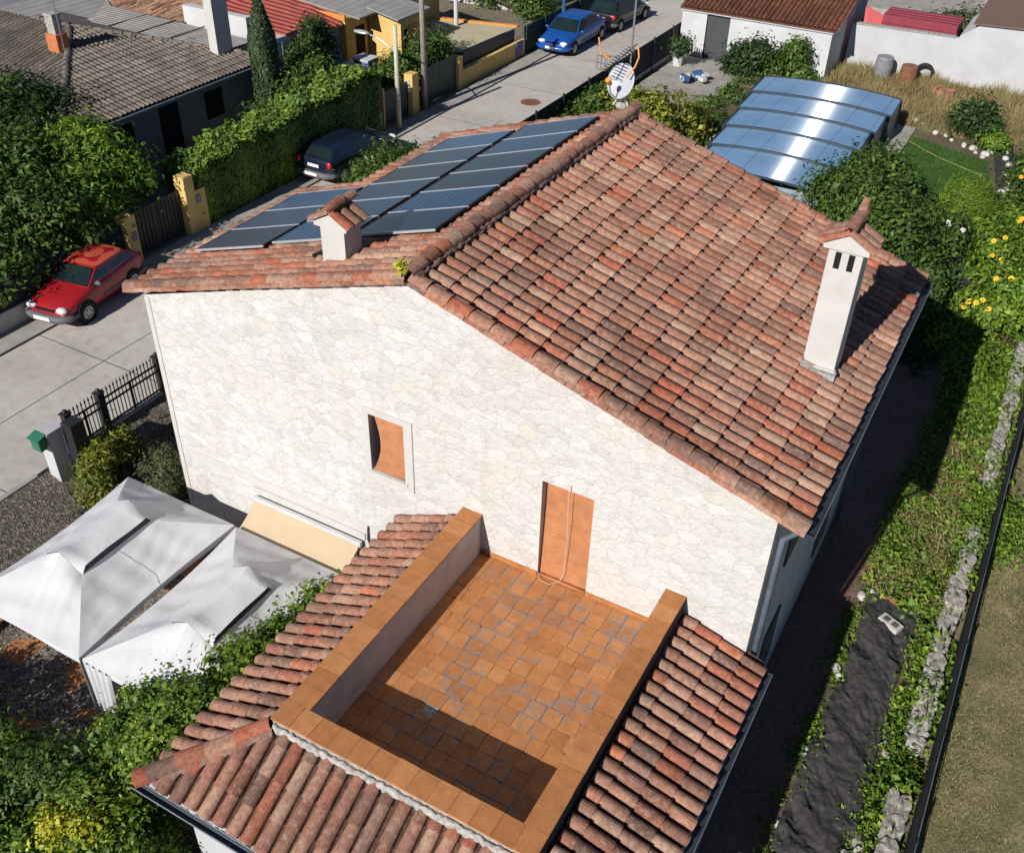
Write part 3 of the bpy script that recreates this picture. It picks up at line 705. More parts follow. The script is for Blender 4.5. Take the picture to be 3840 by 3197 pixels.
# ---- roof
ES=.40  # eaves overhang
TR,TE=7.40,5.40                       # underlay height at ridge and eaves
def roofdeck():
    mb=MB()
    for (x0,x1,za,zb,ya,yb) in ((XR,W+ES-.03,TR-.03,TE,-.03,YB+.06),(-.36,XR,TE-.02,TR-.03,-.03,YS+.05),(XS-.28,XR,TE+(TR-TE)*(XS-.28+.36)/(XR+.36)-.02,TR-.03,YS+.05,YB+.06)):
        mb.slab([(x0,ya,za),(x1,ya,zb),(x1,yb,zb),(x0,yb,za)],(0,0,-.05))
    return mb.build('roof',[M['pan']],house,rnd=True)
roof=roofdeck()
Vr=Vector((W+ES-XR,0,TE-TR)); lr=Vr.length
rows=[]; y=.06
while y<YB+.05: rows.append((y,.10,lr-.02)); y+=.241
tile_field((XR,0,TR-.03),(0,1,0),Vr,rows,spacing=.241,parent=roof,seed=1)
Vl=Vector((-.36-XR,0,TE-.02-(TR-.03))); ll=Vl.length
rows=[]; y=.06; kk=(XR-(XS-.28))/(XR+.36)
while y<YB+.05: rows.append((y,.10,ll-.02 if y<YS+.06 else ll*kk-.02)); y+=.241
tile_field((XR,0,TR-.03),(0,1,0),Vl,rows,spacing=.241,parent=roof,seed=2)
# verges: wide tiles laid over the edge of the wall, a second row hanging just below
def verge(y,sgn,name,seed,xl=None):
    for (x1,z1) in (((W+ES),TE+.0),((-.38 if xl is None else xl),TE if xl is None else TR+(TE-TR)*(XR-xl)/(XR+.36))):
        V=Vector((x1-XR,0,z1-TR)); l=V.length
        tile_field((XR,y,TR-.01),(0,1,0),V,[(0,.05,l-.01)],rad=.125,length=.44,expo=.37,name=name,parent=roof,seed=seed,pans=False,rise=.8)
        tile_field((XR,y-.055*sgn,TR-.085),(0,1,0),V,[(0,.05,l-.01)],rad=.10,length=.42,expo=.35,name=name,parent=roof,seed=seed+5,pans=False,rise=.8)
verge(-.01,1,'verge_tiles',21); verge(YB+.08,-1,'verge_tiles',31,XS-.3)
ridge_tiles([(XR,-.10,TR+.085),(XR,YB+.18,TR+.085)],name='ridge_cap',parent=roof,rad=.135,expo=.33)
def mortar_strip(pts, w, h, name, parent, seed, mat=None):
    """rough continuous bead of mortar along a line"""
    rr=random.Random(seed); mb=MB(); ring=[]; n=7
    for a,b in zip(pts[:-1],pts[1:]):
        a=Vector(a); b=Vector(b); d=(b-a); k=max(2,int(d.length/.05)); t=d.normalized(); s=t.cross(Vector((0,0,1))).normalized()
        for i in range(k+1):
            p=a+d*(i/k); ww=w*rr.uniform(.65,1.3); hh=h*rr.uniform(.55,1.35); o=s*rr.uniform(-.2,.2)*w
            ring.append([p+o+s*math.cos(PI*q/(n-1))*ww+Vector((0,0,math.sin(PI*q/(n-1))*hh)) for q in range(n)])
    vs=[v for r in ring for v in r]; fs=[(i*n+q,i*n+q+1,(i+1)*n+q+1,(i+1)*n+q) for i in range(len(ring)-1) for q in range(n-1)]
    mb.add(vs,fs); return mb.build(name,mat or M['mortar'],parent,smooth=True)
for s in (-1,1): mortar_strip([(XR+s*.125,-.05,TR+.03),(XR+s*.125,YB+.1,TR+.03)],.045,.045,'ridge_mortar',roof,4+s,M['tile_mortar'])
# little plant of yellow stonecrop at the front end of the ridge
crown('lichen_tuft',[((XR-.12,-.05,TR+.12),(.10,.08,.05))],220,.075,M['leaf_gold'],roof,clump=.05,per=110,seed=77)
# eaves gutters and downpipes
def gutter(a,b,parent,r=.075,name='gutter'):
    mb=MB(); a=Vector(a); b=Vector(b); t=(b-a).normalized(); s=t.cross(Vector((0,0,1))).normalized(); n=9; vs=[]
    for p in (a,b):
        for rr_ in (r,r-.008):
            for k in range(n):
                q=PI+PI*k/(n-1); vs.append(p+s*math.cos(q)*rr_+Vector((0,0,math.sin(q)*rr_)))
    fs=[]
    for k in range(n-1): fs+= [(k,k+1,2*n+k+1,2*n+k),(n+k+1,n+k,3*n+k,3*n+k+1)]
    fs+=[tuple(range(n)),tuple(range(3*n-1,2*n-1,-1))]
    mb.add(vs,fs)
    for sg in (-1,1): mb.tube([a+s*sg*r,b+s*sg*r],.011,6,1)
    return mb.build(name,[M['gutter'],M['gutter_lip']],parent)
gutter((W+ES+.06,-.1,TE-.02),(W+ES+.06,YB+.1,TE-.02),house)
for yy in (.25,7.8):
    mb=MB(); mb.tube([(W+ES+.05,yy,TE-.08),(W+ES-.02,yy,TE-.2),(W+.09,yy,TE-.55),(W+.09,yy,GZ+.1)],.05,10); mb.build('downpipe',M['gutter_lip'],house,smooth=True)
for y in (1.6,5.4):
    for z0,z1 in ((3.1,4.3),(.1,1.4)):
        mb=MB(); mb.box(W+.003,y,z0,W+.035,y+.9,z1); mb.build('shutter',M['blue_door'],house)

# ---- chimneys
def chimney(x0,x1,y0,y1,zb,zt,zp,flues,vert):
    c=thing('chimney',None,None,(0,0,0)); c.parent=house; c.matrix_parent_inverse=house.matrix_basis.inverted()
    mb=MB(); mb.box(x0,y0,zb-.5,x1,y1,zt); xm=(x0+x1)/2; o=.085
    # gabled head with the flat pediment showing at the front
    mb.slab([(x0-o,y0-.05,zt-.02),(x1+o,y0-.05,zt-.02),(x1+o,y0-.05,zt+.05),(xm,y0-.05,zp),(x0-o,y0-.05,zt+.05)],(0,y1-y0+.10,0))
    mb.obox((xm,y0-.02,zb-.04),(x1-x0+.06,.08,.14))
    mb.build('stack',M['plaster'],c,bevel=.006)
    if flues:
        mb=MB()
        for fx in flues: mb.box(fx-.045,y0-.004,zt-.33,fx+.045,y0+.03,zt-.06)
        mb.build('flue_opening',M['dark'],c)
    for s in (-1,1):
        xe=x0-o-.04 if s<0 else x1+o+.04
        V=Vector((xe-xm,0,(zt+.05-zp)*1.25)); l=V.length
        tile_field((xm,y0-.05,zp+.015),(0,1,0),V,[(.06,.0,l),(.27,.0,l),(.48,.0,l)] if y1-y0<.6 else [(.06,.0,l),(.27,.0,l),(.48,.0,l),(.66,0,l)],length=.48,expo=.45,name='cap_tiles',parent=c,seed=int(x0*10)+s,pans=False,rad=.105,rise=.7)
    ridge_tiles([(xm,y0-.13,zp+.10),(xm,y1+.12,zp+.10)],name='cap_ridge',parent=c,rad=.10,expo=.36,seed=9)
    if vert:
        mb=MB(); mb.tube([(xm,y1+.08,zp+.15),(xm+.01,y1+.15,zp+.34)],[.075,.055],8); mb.build('finial',[M['tile']],c,rnd=True)
    return c
chimney(11.075,11.585,3.42,3.95,5.75,7.82,8.06,(11.23,11.43),True)
chimney(3.73,4.20,.62,1.06,6.75,7.44,7.66,(),False)
mb=MB(); mb.box(11.02,3.28,5.66,11.64,3.41,5.76); mb.obox((11.33,3.34,5.73),(.62,.2,.05),rx=.0,ry=.31); mb.build('chimney_flashing',M['mortar'],house)

# ---- annex with the roof terrace
PX0,PX1,PX2,PX3=6.777,7.132,10.44,10.753; PI_,PO=-4.553,-4.898; ZT,ZP=2.437,3.296
mb=MB()
mb.box(5.62,-5.72,GZ,12.02,-.002,2.38); mb.build('annex_wall',M['white'],house)
mb=MB(); mb.box(PX0+.02,PO+.02,2.38,PX1-.015,-.003,ZP-.03); mb.box(PX2+.015,PO+.02,2.38,PX3-.02,-.003,ZP-.03); mb.box(PX1-.015,PO+.02,2.38,PX2+.015,PI_-.015,ZP-.03)
mb.build('parapet',M['plaster_dirty'],house)
def tiled(name, cells, mat, h, parent, rr, gap=.006, z=0.0, rot=0.0):
    """separate flat tiles with their own 0-1 UVs, in one mesh"""
    mb=MB(); uvs=[]
    for (x0,y0,x1,y1) in cells:
        g=gap*rr.uniform(.6,1.6); dz=rr.uniform(-.003,.003); tx=rr.uniform(-.003,.003); ty=rr.uniform(-.003,.003)
        x0g,x1g,y0g,y1g=x0+g/2,x1-g/2,y0+g/2,y1-g/2
        an=rr.uniform(-rot,rot); xc_,yc_=(x0g+x1g)/2,(y0g+y1g)/2
        def rt(x,y): return (xc_+(x-xc_)*math.cos(an)-(y-yc_)*math.sin(an), yc_+(x-xc_)*math.sin(an)+(y-yc_)*math.cos(an))
        p=[(x0g,y0g,z+dz-tx-ty),(x1g,y0g,z+dz+tx-ty),(x1g,y1g,z+dz+tx+ty),(x0g,y1g,z+dz-tx+ty)]
        p=[rt(q_[0],q_[1])+(q_[2],) for q_ in p]
        mb.add([(a,b,c-h) for a,b,c in p]+p,[(4,5,6,7),(0,1,5,4),(1,2,6,5),(2,3,7,6),(3,0,4,7)],0,rr.random())
        uvs+= [(0,0),(1,0),(1,1),(0,1)]+[(.5,.5)]*16
    o=mb.build(name,mat,parent,rnd=True); uv=o.data.uv_layers.new(name='UVMap')
    uv.data.foreach_set('uv',np.array(uvs,dtype=np.float32).ravel()); return o
rr=random.Random(5); cells=[]
ny=16; nx=12
for j in range(ny):
    ya=PI_-.01+(0-.004-PI_+.01)*j/ny; yb=PI_-.01+(0-.004-PI_+.01)*(j+1)/ny; off=rr.uniform(-.05,.05)
    for i in range(nx):
        xa=PX1-.012+(PX2-PX1+.024)*i/nx+(off if i else 0); xb=PX1-.012+(PX2-PX1+.024)*(i+1)/nx+(off if i<nx-1 else 0)
        cells.append((xa,ya,xb,yb))
mb=MB(); mb.box(PX1-.013,PI_-.012,2.38,PX2+.013,-.0035,ZT-.006); mb.build('terrace_base',M['grout'],house)
tiled('terrace_floor',cells,M['floor'],.012,house,rr,gap=.008,z=ZT,rot=.018)
cells=[]; nn_=17
def strip(x0,y0,x1,y1,n,ax):
    for i in range(n):
        if ax=='y': cells.append((x0,y0+(y1-y0)*i/n,x1,y0+(y1-y0)*(i+1)/n))
        else: cells.append((x0+(x1-x0)*i/n,y0,x0+(x1-x0)*(i+1)/n,y1))
strip(PX0-.02,PI_,PX1+.012,-.004,14,'y'); strip(PX2-.012,PI_,PX3+.02,-.004,14,'y'); strip(PX0-.02,PO-.02,PX3+.02,PI_,13,'x')
tiled('parapet_coping',cells,M['coping'],.032,house,rr,gap=.005,z=ZP)
for a,b in ((PX1,door[0]-.01),(door[1]+.01,PX2)):
    mb=MB(); mb.box(a,-.028,ZT,b,-.004,ZT+.085); mb.build('skirting_tiles',M['clay_paving'],house)
tiled('cement_patch',[(8.05,-3.32,8.26,-3.12)],M['mortar'],.004,house,rr,z=ZT+.006)
# annex tile roofs: left, front, right
EX0,EX1,EY=5.47,12.16,-6.14; ZE=2.46
def annex_roofs():
    # left
    ztl=3.08; V=Vector((EX0-PX0,0,ZE-ztl)); l=V.length; rows=[]; y=-.13
    while y>EY+.15:
        t0=max(.03, 0 if y>PO else (PO-y)/(PO-EY)*l+.03)
        if l-t0>.1: rows.append((y,t0,l-.0))
        y-=.243
    ro=MB(); ro.slab([(PX0,0,ztl-.02),(PX0,PO,ztl-.02),(EX0+.02,EY,ZE-.01),(EX0+.02,0,ZE-.01)],(0,0,-.05)); r1=ro.build('annex_roof',M['pan'],house,rnd=True)
    tile_field((PX0,0,ztl),(0,1,0),V,rows,spacing=.243,parent=r1,seed=41)
    zt=3.12; V=Vector((0,EY-PO,ZE-zt)); l=V.length; rows=[]; x=EX0+.12
    ztr=2.92
    while x<EX1-.05:
        t0=.05
        if x<PX0: t0=(PX0-x)/(PX0-EX0)*l+.04
        if x>PX3: t0=(x-PX3)/(EX1-PX3)*l+.04
        if l-t0>.1: rows.append((x,t0,l))
        x+=.241
    ro=MB(); ro.slab([(PX0,PO,zt-.02),(PX3,PO,zt-.02),(EX1-.02,EY+.02,ZE-.01),(EX0+.02,EY+.02,ZE-.01)],(0,0,-.05)); r2=ro.build('annex_roof',M['pan'],house,rnd=True)
    tile_field((0,PO,zt),(1,0,0),V,rows,spacing=.241,parent=r2,seed=43)
    V=Vector((EX1-PX3,0,ZE-ztr)); l=V.length; rows=[]; y=-.12
    while y>EY+.15:
        t0=.06 if y>PO else (PO-y)/(PO-EY)*l+.03
        if l-t0>.1: rows.append((y,t0,l))
        y-=.243
    ro=MB(); ro.slab([(PX3,0,ztr-.02),(EX1-.02,0,ZE-.01),(EX1-.02,EY,ZE-.01),(PX3,PO,ztr-.02)],(0,0,-.05)); r3=ro.build('annex_roof',M['pan'],house,rnd=True)
    tile_field((PX3,0,ztr),(0,1,0),V,rows,spacing=.243,parent=r3,seed=44)
    ridge_tiles([(PX0-.02,PO-.02,ztl+.07),(EX0-.02,EY-.02,ZE+.07)],name='hip_cap',parent=r2,rad=.14,expo=.42,seed=45)
    ridge_tiles([(PX3+.02,PO-.02,ztr+.1),(EX1+.02,EY-.02,ZE+.07)],name='hip_cap',parent=r2,rad=.13,expo=.42,seed=46)
    mortar_strip([(PX0+.05,PO-.05,zt+.03),(PX3,PO-.05,zt+.03)],.05,.075,'roof_mortar',r2,8)
    mortar_strip([(PX0+.06,PO-.10,zt+.03),(EX0+.16,EY+.03,ZE+.04)],.07,.06,'hip_mortar',r2,9,M['tile_mortar'])
    mortar_strip([(EX0+.1,EY+.045,ZE-.03),(EX1-.1,EY+.045,ZE-.03)],.05,.035,'eaves_mortar',r2,10)
    mb=MB(); mb.box(PX0+.01,PO-.012,3.0,PX3-.01,PO+.018,ZP-.034); mb.box(PX3-.018,PO,2.86,PX3+.012,-.003,ZP-.034,1); mb.build('parapet_render_and_shade',[M['mortar'],M['darkgrey']],house)  # front band is mortar; charcoal side strip stands in for the parapet shade
annex_roofs()
gutter((EX1+.07,EY-.1,ZE-.03),(EX1+.07,-.02,ZE-.03),house,.06)
gutter((EX0-.1,EY-.07,ZE-.05),(EX1+.1,EY-.07,ZE-.05),house,.06)
mb=MB(); mb.box(EX0+.03,EY+.03,ZE-.12,EX1-.03,-.01,ZE-.06); mb.build('soffit',M['white'],house)
# dark service cables by the awning
mb=MB(); mb.tube([(4.72,-.03,1.9),(4.70,-.04,1.6),(4.8,-.05,1.3),(4.86,-.04,1.0)],.02,6); mb.build('drainpipe',M['gutter'],house)

# ---- solar panels: 6 + 6 + 3 in three columns on the street slope
def slope_pt(x,y,h): # a point h above the underlay of the left slope
    t=(XR-x)/(XR+.36); return Vector((x,y,TR-.03+(TE+.01-TR)*t))+NL*h
NL=Vector((-(TR-TE),0,XR+.36)).normalized()
def solar_panel(x0,x1,y0,y1,label):
    p=slope_pt((x0+x1)/2,(y0+y1)/2,.17); t=thing('solar_panel',label,'solar panel',p,'solar panels on the street side roof slope')
    U=(slope_pt(x1,0,0)-slope_pt(x0,0,0)); hw=U.length/2; U.normalize(); Vv=Vector((0,1,0)); hd=(y1-y0)/2
    def P(a,b,c): return p+U*a+Vv*b+NL*c
    mb=MB(); 
    def bar(a0,a1,b0,b1,mi): mb.add([P(a0,b0,-.035),P(a1,b0,-.035),P(a1,b1,-.035),P(a0,b1,-.035),P(a0,b0,.004),P(a1,b0,.004),P(a1,b1,.004),P(a0,b1,.004)],[(0,3,2,1),(4,5,6,7),(0,1,5,4),(1,2,6,5),(2,3,7,6),(3,0,4,7)],mi)
    f=.022
    bar(-hw,hw,-hd,-hd+f,0); bar(-hw,hw,hd-f,hd,0); bar(-hw,-hw+f,-hd+f,hd-f,1); bar(hw-f,hw,-hd+f,hd-f,1)  # frame is silver; the black bars paint in its unlit edges
    mb.build('frame',[M['alu'],M['black']],t)
    mb=MB(); mb.quad(P(-hw+f,-hd+f,0),P(hw-f,-hd+f,0),P(hw-f,hd-f,0),P(-hw+f,hd-f,0))
    o=mb.build('cells',M['solar'],t); uv=o.data.uv_layers.new(name='UVMap')
    for i,c in enumerate([(0,0),(1,0),(1,1),(0,1)]): uv.data[i].uv=c
    return t
ordn=['first','second','third','fourth','fifth','sixth']
for col,(x0,x1,y0,n,dy,cn) in enumerate(((3.69,5.35,1.55,6,1.025,'column beside the roof ridge'),(1.92,3.57,1.45,6,.995,'middle column of three'),(.10,1.83,1.30,3,1.01,'short column at the street eaves'))):
    for k in range(n):
        solar_panel(x0,x1,y0+k*dy+.006,y0+(k+1)*dy-.006,'%s solar panel from the stone gable in the %s'%(ordn[k],cn))
mb=MB()
for x in (1.875,3.63): mb.tube([slope_pt(x,1.45,.12),slope_pt(x,7.6 if x>3 else 4.3,.12)],.02,6)
mb.tube([slope_pt(3.63,1.4,.14),slope_pt(3.55,1.2,.16),slope_pt(3.5,.9,.13),slope_pt(3.45,.75,.14)],.035,8)
mb.box(3.40,1.02,6.72,3.52,1.22,6.9)
mb.build('panel_cable',M['black'],house)

# ---- aerial and dish on the back end of the ridge
t=thing('satellite_dish','grey satellite dish on a white bracket at the far end of the roof ridge','satellite dish',(5.60,8.12,7.45))
nD=Vector((-.12,-.85,.36)).normalized(); uD=nD.cross(Vector((0,0,1))).normalized(); wD=uD.cross(nD); cD=Vector((5.56,8.02,8.02))
MD=Matrix((uD,wD,nD)).transposed().to_4x4()
mb=MB()
def dishfn(u,v):
    a=2*PI*u; r=.33*v; q=MD.to_3x3() @ Vector((r*math.cos(a)*.92,r*math.sin(a)*1.06,.45*r*r-.06)); return cD+q
mb.grid(dishfn,28,7); o=mb.build('reflector',M['dish'],t,smooth=True)
md=o.modifiers.new('solid','SOLIDIFY'); md.thickness=.012
mb=MB(); mb.tube([cD-wD*.33,cD+nD*.25-wD*.28,cD+nD*.40-wD*.1],.014,6); mb.tube([cD-nD*.06,cD-nD*.12-Vector((0,0,.12)),(5.60,8.16,7.75)],.025,8); mb.build('arm',M['steel'],t)
mb=MB(); mb.tube([cD+nD*.36-wD*.12,cD+nD*.50-wD*.06],[.045,.055],10); mb.build('receiver',M['orange_plastic'],t)
mb=MB(); mb.tube([(5.6,8.16,7.35),(5.6,8.16,7.85)],.028,8); mb.tube([(5.42,8.05,7.5),(5.6,8.16,7.75)],.016,6); mb.tube([(5.78,8.05,7.5),(5.6,8.16,7.75)],.016,6); mb.ell((5.6,8.1,7.5),(.14,.10,.08),8,6,1); mb.build('bracket',[M['whitebuild'],M['mortar']],t)
t=thing('tv_aerial','tall television aerial mast with comb antenna and orange dipoles rising above the roof ridge','aerial',(5.66,8.22,7.4))
mb=MB(); mb.tube([(5.66,8.22,7.4),(5.66,8.22,10.4)],.022,8); mb.build('mast',M['steel'],t)
mb=MB(); b0=Vector((5.66,8.22,8.62)); ax=Vector((-.35,-.75,-.42)).normalized(); sx=ax.cross(Vector((0,0,1))).normalized()
mb.tube([b0-ax*.15,b0+ax*.75],.012,6)
for k in range(11): c=b0+ax*(.0+k*.07); mb.tube([c-sx*.13,c+sx*.13],.010,5)
mb.build('comb_antenna',M['black'],t)
mb=MB(); c=Vector((5.2,8.0,8.42)); up=Vector((0,0,1)); s2=Vector((.8,-.3,0)).normalized()
mb.tube([c-s2*.2,c+s2*.46+up*.12],.012,6)
for a,b in ((-.2,-.02),): pass
for dz in (-.13,0,.13): mb.tube([c-s2*.22+up*(dz-.13),c+s2*.02+up*(dz-.13)],.011,5)
for dx in (-.22,-.1,.02): mb.tube([c+s2*dx-up*.27,c+s2*dx+up*.01],.011,5)
mb.build('panel_antenna',M['steel'],t)
mb=MB(); mb.tube([(5.10,8.02,8.45),(5.02,8.02,8.78)],.018,6); mb.tube([(5.28,8.04,8.4),(5.18,8.0,8.47)],.04,6)
mb.build('dipole',M['orange_plastic'],t); mb=MB(); mb.tube([(5.80,8.2,8.68),(5.88,8.1,8.52),(5.86,8.0,8.36),(5.74,7.9,8.15)],.018,6); mb.build('dipole',M['orange_plastic'],t)

# ================================================================== AWNING, TENTS, YARD
t=thing('awning','beige cloth awning under a white cassette on the stone gable wall','awning',(3.3,-.2,1.4))
mb=MB(); mb.box(2.0,-.14,1.37,4.58,-.05,1.49); mb.build('cassette',M['whitebuild'],t,bevel=.015)
mb=MB(); mb.grid(lambda u,v:(2.05+u*2.5,-.13-.60*v,1.42-.36*v-.02*math.sin(PI*v)),12,6); mb.build('cloth',M['awning'],t,smooth=True)
mb=MB(); mb.tube([(2.04,-.73,1.055),(4.56,-.73,1.055)],.022,8); mb.tube([(2.1,-.1,1.3),(2.1,-.45,1.0),(2.1,-.72,1.05)],.015,6); mb.tube([(4.5,-.1,1.3),(4.5,-.45,1.0),(4.5,-.72,1.05)],.015,6); mb.build('front_bar',M['whitebuild'],t)

def gazebo(label, x0,x1,y0,y1, sx, sy0,sy1, curtain=False, seed=0):
    """pop-up canopy: eaves at 1.2, ridge along y with a raised flap that leaves a long vent on its right side"""
    ze=1.2; t=thing('gazebo',label,'canopy tent',((x0+x1)/2,(y0+y1)/2,GZ),'white pop-up canopies beside the annex')
    rr=random.Random(seed); xr=sx-.48; zl=1.63; zr=1.88
    def wr(x,y): return .016*math.sin(x*7+y*1.3+seed+1.5*math.sin(y*2))+.010*math.sin(y*11-x*3)+.007*math.sin(23*x+3*y+2*math.sin(3*y))
    mb=MB()
    def quadgrid(a,b,c,d,nu,nv,sag=.05,mi=0):
        a,b,c,d=[Vector(p) for p in (a,b,c,d)]
        def fn(u,v):
            p=a.lerp(b,u).lerp(d.lerp(c,u),v); k=math.sin(PI*u)*math.sin(PI*v)
            edge=min(1,6*min(u,1-u,v,1-v)); bow=.13*math.sin(PI*u)*(1-v)
            if abs(a.x-b.x)<.01: p.x+=(bow if a.x<xr else -bow*.5)
            return p-Vector((0,0,sag*k))+Vector((0,0,wr(p.x,p.y)*edge))
        mb.grid(fn,nu,nv,mi)
    ya,yb=sy0,sy1
    quadgrid((x1,y0,ze),(x1,y1,ze),(sx,yb,zl),(sx,ya,zl),40,24,.09)            # right panel, below the vent
    # seam across the right panel
    quadgrid((x0,y1,ze),(x0,y0,ze),(xr-.42,ya,zl+.05),(xr-.42,yb,zl+.05),40,24,.09)  # left panel
    def endpanel(y,yy,flip):
        """front or back panel: from the eaves up to the profile of the raised vent flap"""
        prof=[Vector((xr-.42,yy,zl+.05)),Vector((xr,yy,zr+.05)),Vector((sx,yy,zl))]
        def fn(u,v):
            e=Vector((x0+(x1-x0)*u,y,ze)); q=u*2; tp=prof[0].lerp(prof[1],q) if q<1 else prof[1].lerp(prof[2],q-1)
            p=e.lerp(tp,v); k=math.sin(PI*u)*math.sin(PI*v); edge=min(1,6*min(u,1-u,v,1-v))
            return p-Vector((0,0,.08*k))+Vector((0,0,wr(p.x,p.y)*edge))
        mb.grid(fn,32,20)
    endpanel(y0,ya,1); endpanel(y1,yb,-1)
    mb.build('canopy',M['canvas'],t,smooth=True)
    mb=MB()
    def flap(s,xe,zz):
        def fn(u,v):
            y=ya+(yb-ya)*u; pk=.05*max(0,1-abs(u-.06)/.14)+.05*max(0,1-abs(u-.94)/.14)+.05*max(0,1-u/.02)*0
            z=(zr+.05 if u in (0,1) else zr+pk-.03*math.sin(PI*u))
            return (xr+(xe-xr)*v, y, z+(zz-(.14 if s>0 and u in (0,1) else 0)-z)*v+.012*math.sin(5*y+3*v))
        mb.grid(fn,16,5)
    flap(1,sx+.02,zl+.15); flap(-1,xr-.46,zl+.07)
    mb.build('vent_flap',M['canvas'],t,smooth=True)
    mb=MB(); ym=(y0+y1)/2; mb.tube([(x1-.065,ym,ze+.012),((x1+sx)/2,ym,(ze+zl)/2-.03),(sx,ym,zl-.005)],.004,5); mb.build('seam',M['canvas'],t)
    mb=MB(); mb.poly([(sx-.012,ya+.02,zl-.01),(sx-.012,yb-.02,zl-.01),(sx-.03,yb-.12,zl+.12),(sx-.03,ya+.12,zl+.12)]); mb.build('vent_mesh',M['vent'],t)
    mb=MB()
    for a,b in (((x0,y0),(x1,y0)),((x1,y0),(x1,y1)),((x1,y1),(x0,y1)),((x0,y1),(x0,y0))):
        bw=0 if a[0]!=b[0] else (.13 if a[0]<xr else -.065)
        mb.grid(lambda u,v:(a[0]+(b[0]-a[0])*u+bw*math.sin(PI*u),a[1]+(b[1]-a[1])*u,ze-.12*v-(.02*math.sin(u*9))*v),14,2)
    mb.build('valance',M['canvas'],t,smooth=True)
    for (x,y) in ((x0+.03,y0+.03),(x1-.03,y0+.03),(x1-.03,y1-.03),(x0+.03,y1-.03)):
        mb=MB(); mb.box(x-.02,y-.02,GZ,x+.02,y+.02,ze-.02); mb.build('leg',M['steel'],t)
    mb=MB(); mb.tube([(xr,ya+.1,zr-.10),(xr,yb-.1,zr-.10)],.014,6); mb.build('roof_strut',M['steel'],t)
    if curtain:
        mb=MB()
        def cf(u,v): return (x0+.02+.62*u*(1-.25*v)+.05*v, y0-.02+.07*math.sin(u*26)*(.35+.65*v)-.10*v*u, ze-.02-1.92*v)
        mb.grid(cf,40,8)
        def cg(u,v): return (x0-.01+.05*math.sin(u*11)*v, y0+.02+.5*u, ze-.02-1.92*v)
        mb.grid(cg,12,6)
        mb.build('side_curtain',M['canvas'],t,smooth=True)
    return t
gazebo('white canopy tent nearer the street, half hiding the gravel yard',-.83,2.0,-4.52,-.72,.94,-3.38,-1.74,False,1)
gazebo('white canopy tent with a gathered side curtain, tight against the annex roof',2.06,5.0,-4.50,-.74,4.03,-3.45,-1.95,True,2)

# ================================================================== STREET SIDE FENCE, GATE PILLAR, SIGNS OF THE HOUSE
t=thing('iron_fence','black iron fence with spear tips between the street and the house','fence',(-3.84,2,0))
ys=[.25,1.2,3.0,4.8,6.6,8.4]
for y in ys:
    mb=MB(); mb.box(-3.93,y-.085,-.3,-3.77,y+.085,1.02); mb.box(-3.95,y-.105,1.02,-3.75,y+.105,1.06); mb.ell((-3.85,y,1.10),(.06,.06,.05),8,6); mb.build('post',M['black'],t)
for a,b in zip(ys[:-1],ys[1:]):
    mb=MB(); 
    for z in (.10,.62,.80): mb.box(-3.87,a+.08,z,-3.83,b-.08,z+.035)
    n=int((b-a-.2)/.105)
    for k in range(n):
        y=a+.13+k*.105; mb.box(-3.86,y-.009,.05,-3.84,y+.009,1.0); mb.add([(-3.87,y-.02,1.0),(-3.83,y-.02,1.0),(-3.83,y+.02,1.0),(-3.87,y+.02,1.0),(-3.85,y,1.12)],[(0,1,4),(1,2,4),(2,3,4),(3,0,4)])
    mb.box(-3.865,(a+b)/2-.02,.05,-3.835,(a+b)/2+.02,.82)
    mb.build('railing',M['black'],t)
mb=MB(); mb.box(-3.898,-.35,GZ,-3.78,9.5,.06); tag(mb.build('base_wall',M['block'],t),None,None)
t=thing('gate_pillar','white gate pillar under a green letter box at the start of the iron fence','pillar',(-3.5,-.42,0))
mb=MB(); mb.box(-3.66,-.62,-.45,-3.34,-.26,1.18); mb.box(-3.70,-.66,1.18,-3.30,-.22,1.24); mb.build('shaft',M['white'],t)
mb=MB(); mb.box(-3.34,-.26,-.45,-3.02,.10,1.3); mb.build('dark_block',M['black'],t,bevel=.01)
t=thing('letter_box','green plastic letter box fixed to the white gate pillar','letter box',(-3.6,-.75,.9))
mb=MB(); mb.box(-3.64,-.86,.86,-3.36,-.665,1.16); mb.build('box_body',M['green_mail'],t,bevel=.03)
mb=MB(); mb.slab([(-3.67,-.89,1.16),(-3.33,-.89,1.16),(-3.33,-.66,1.23),(-3.67,-.66,1.23)],(0,0,.02)); mb.build('lid',M['green_mail'],t)
t=thing('mesh_fence','dark fence with black screening between the far street and the back garden','fence',(-4.5,30,GZ))
mb=MB(); mb.box(-4.56,19,-.62,-4.53,40.5,.66); mb.build('screen',M['darkgrey'],t)
mb=MB(); mb.box(-4.60,19,GZ,-4.50,40.5,-.62); mb.build('plinth',M['block'],t)
for y in np.arange(19,41,2.4):
    mb=MB(); mb.box(-4.53,y-.03,GZ,-4.47,y+.03,.78); mb.build('post',M['black'],t)

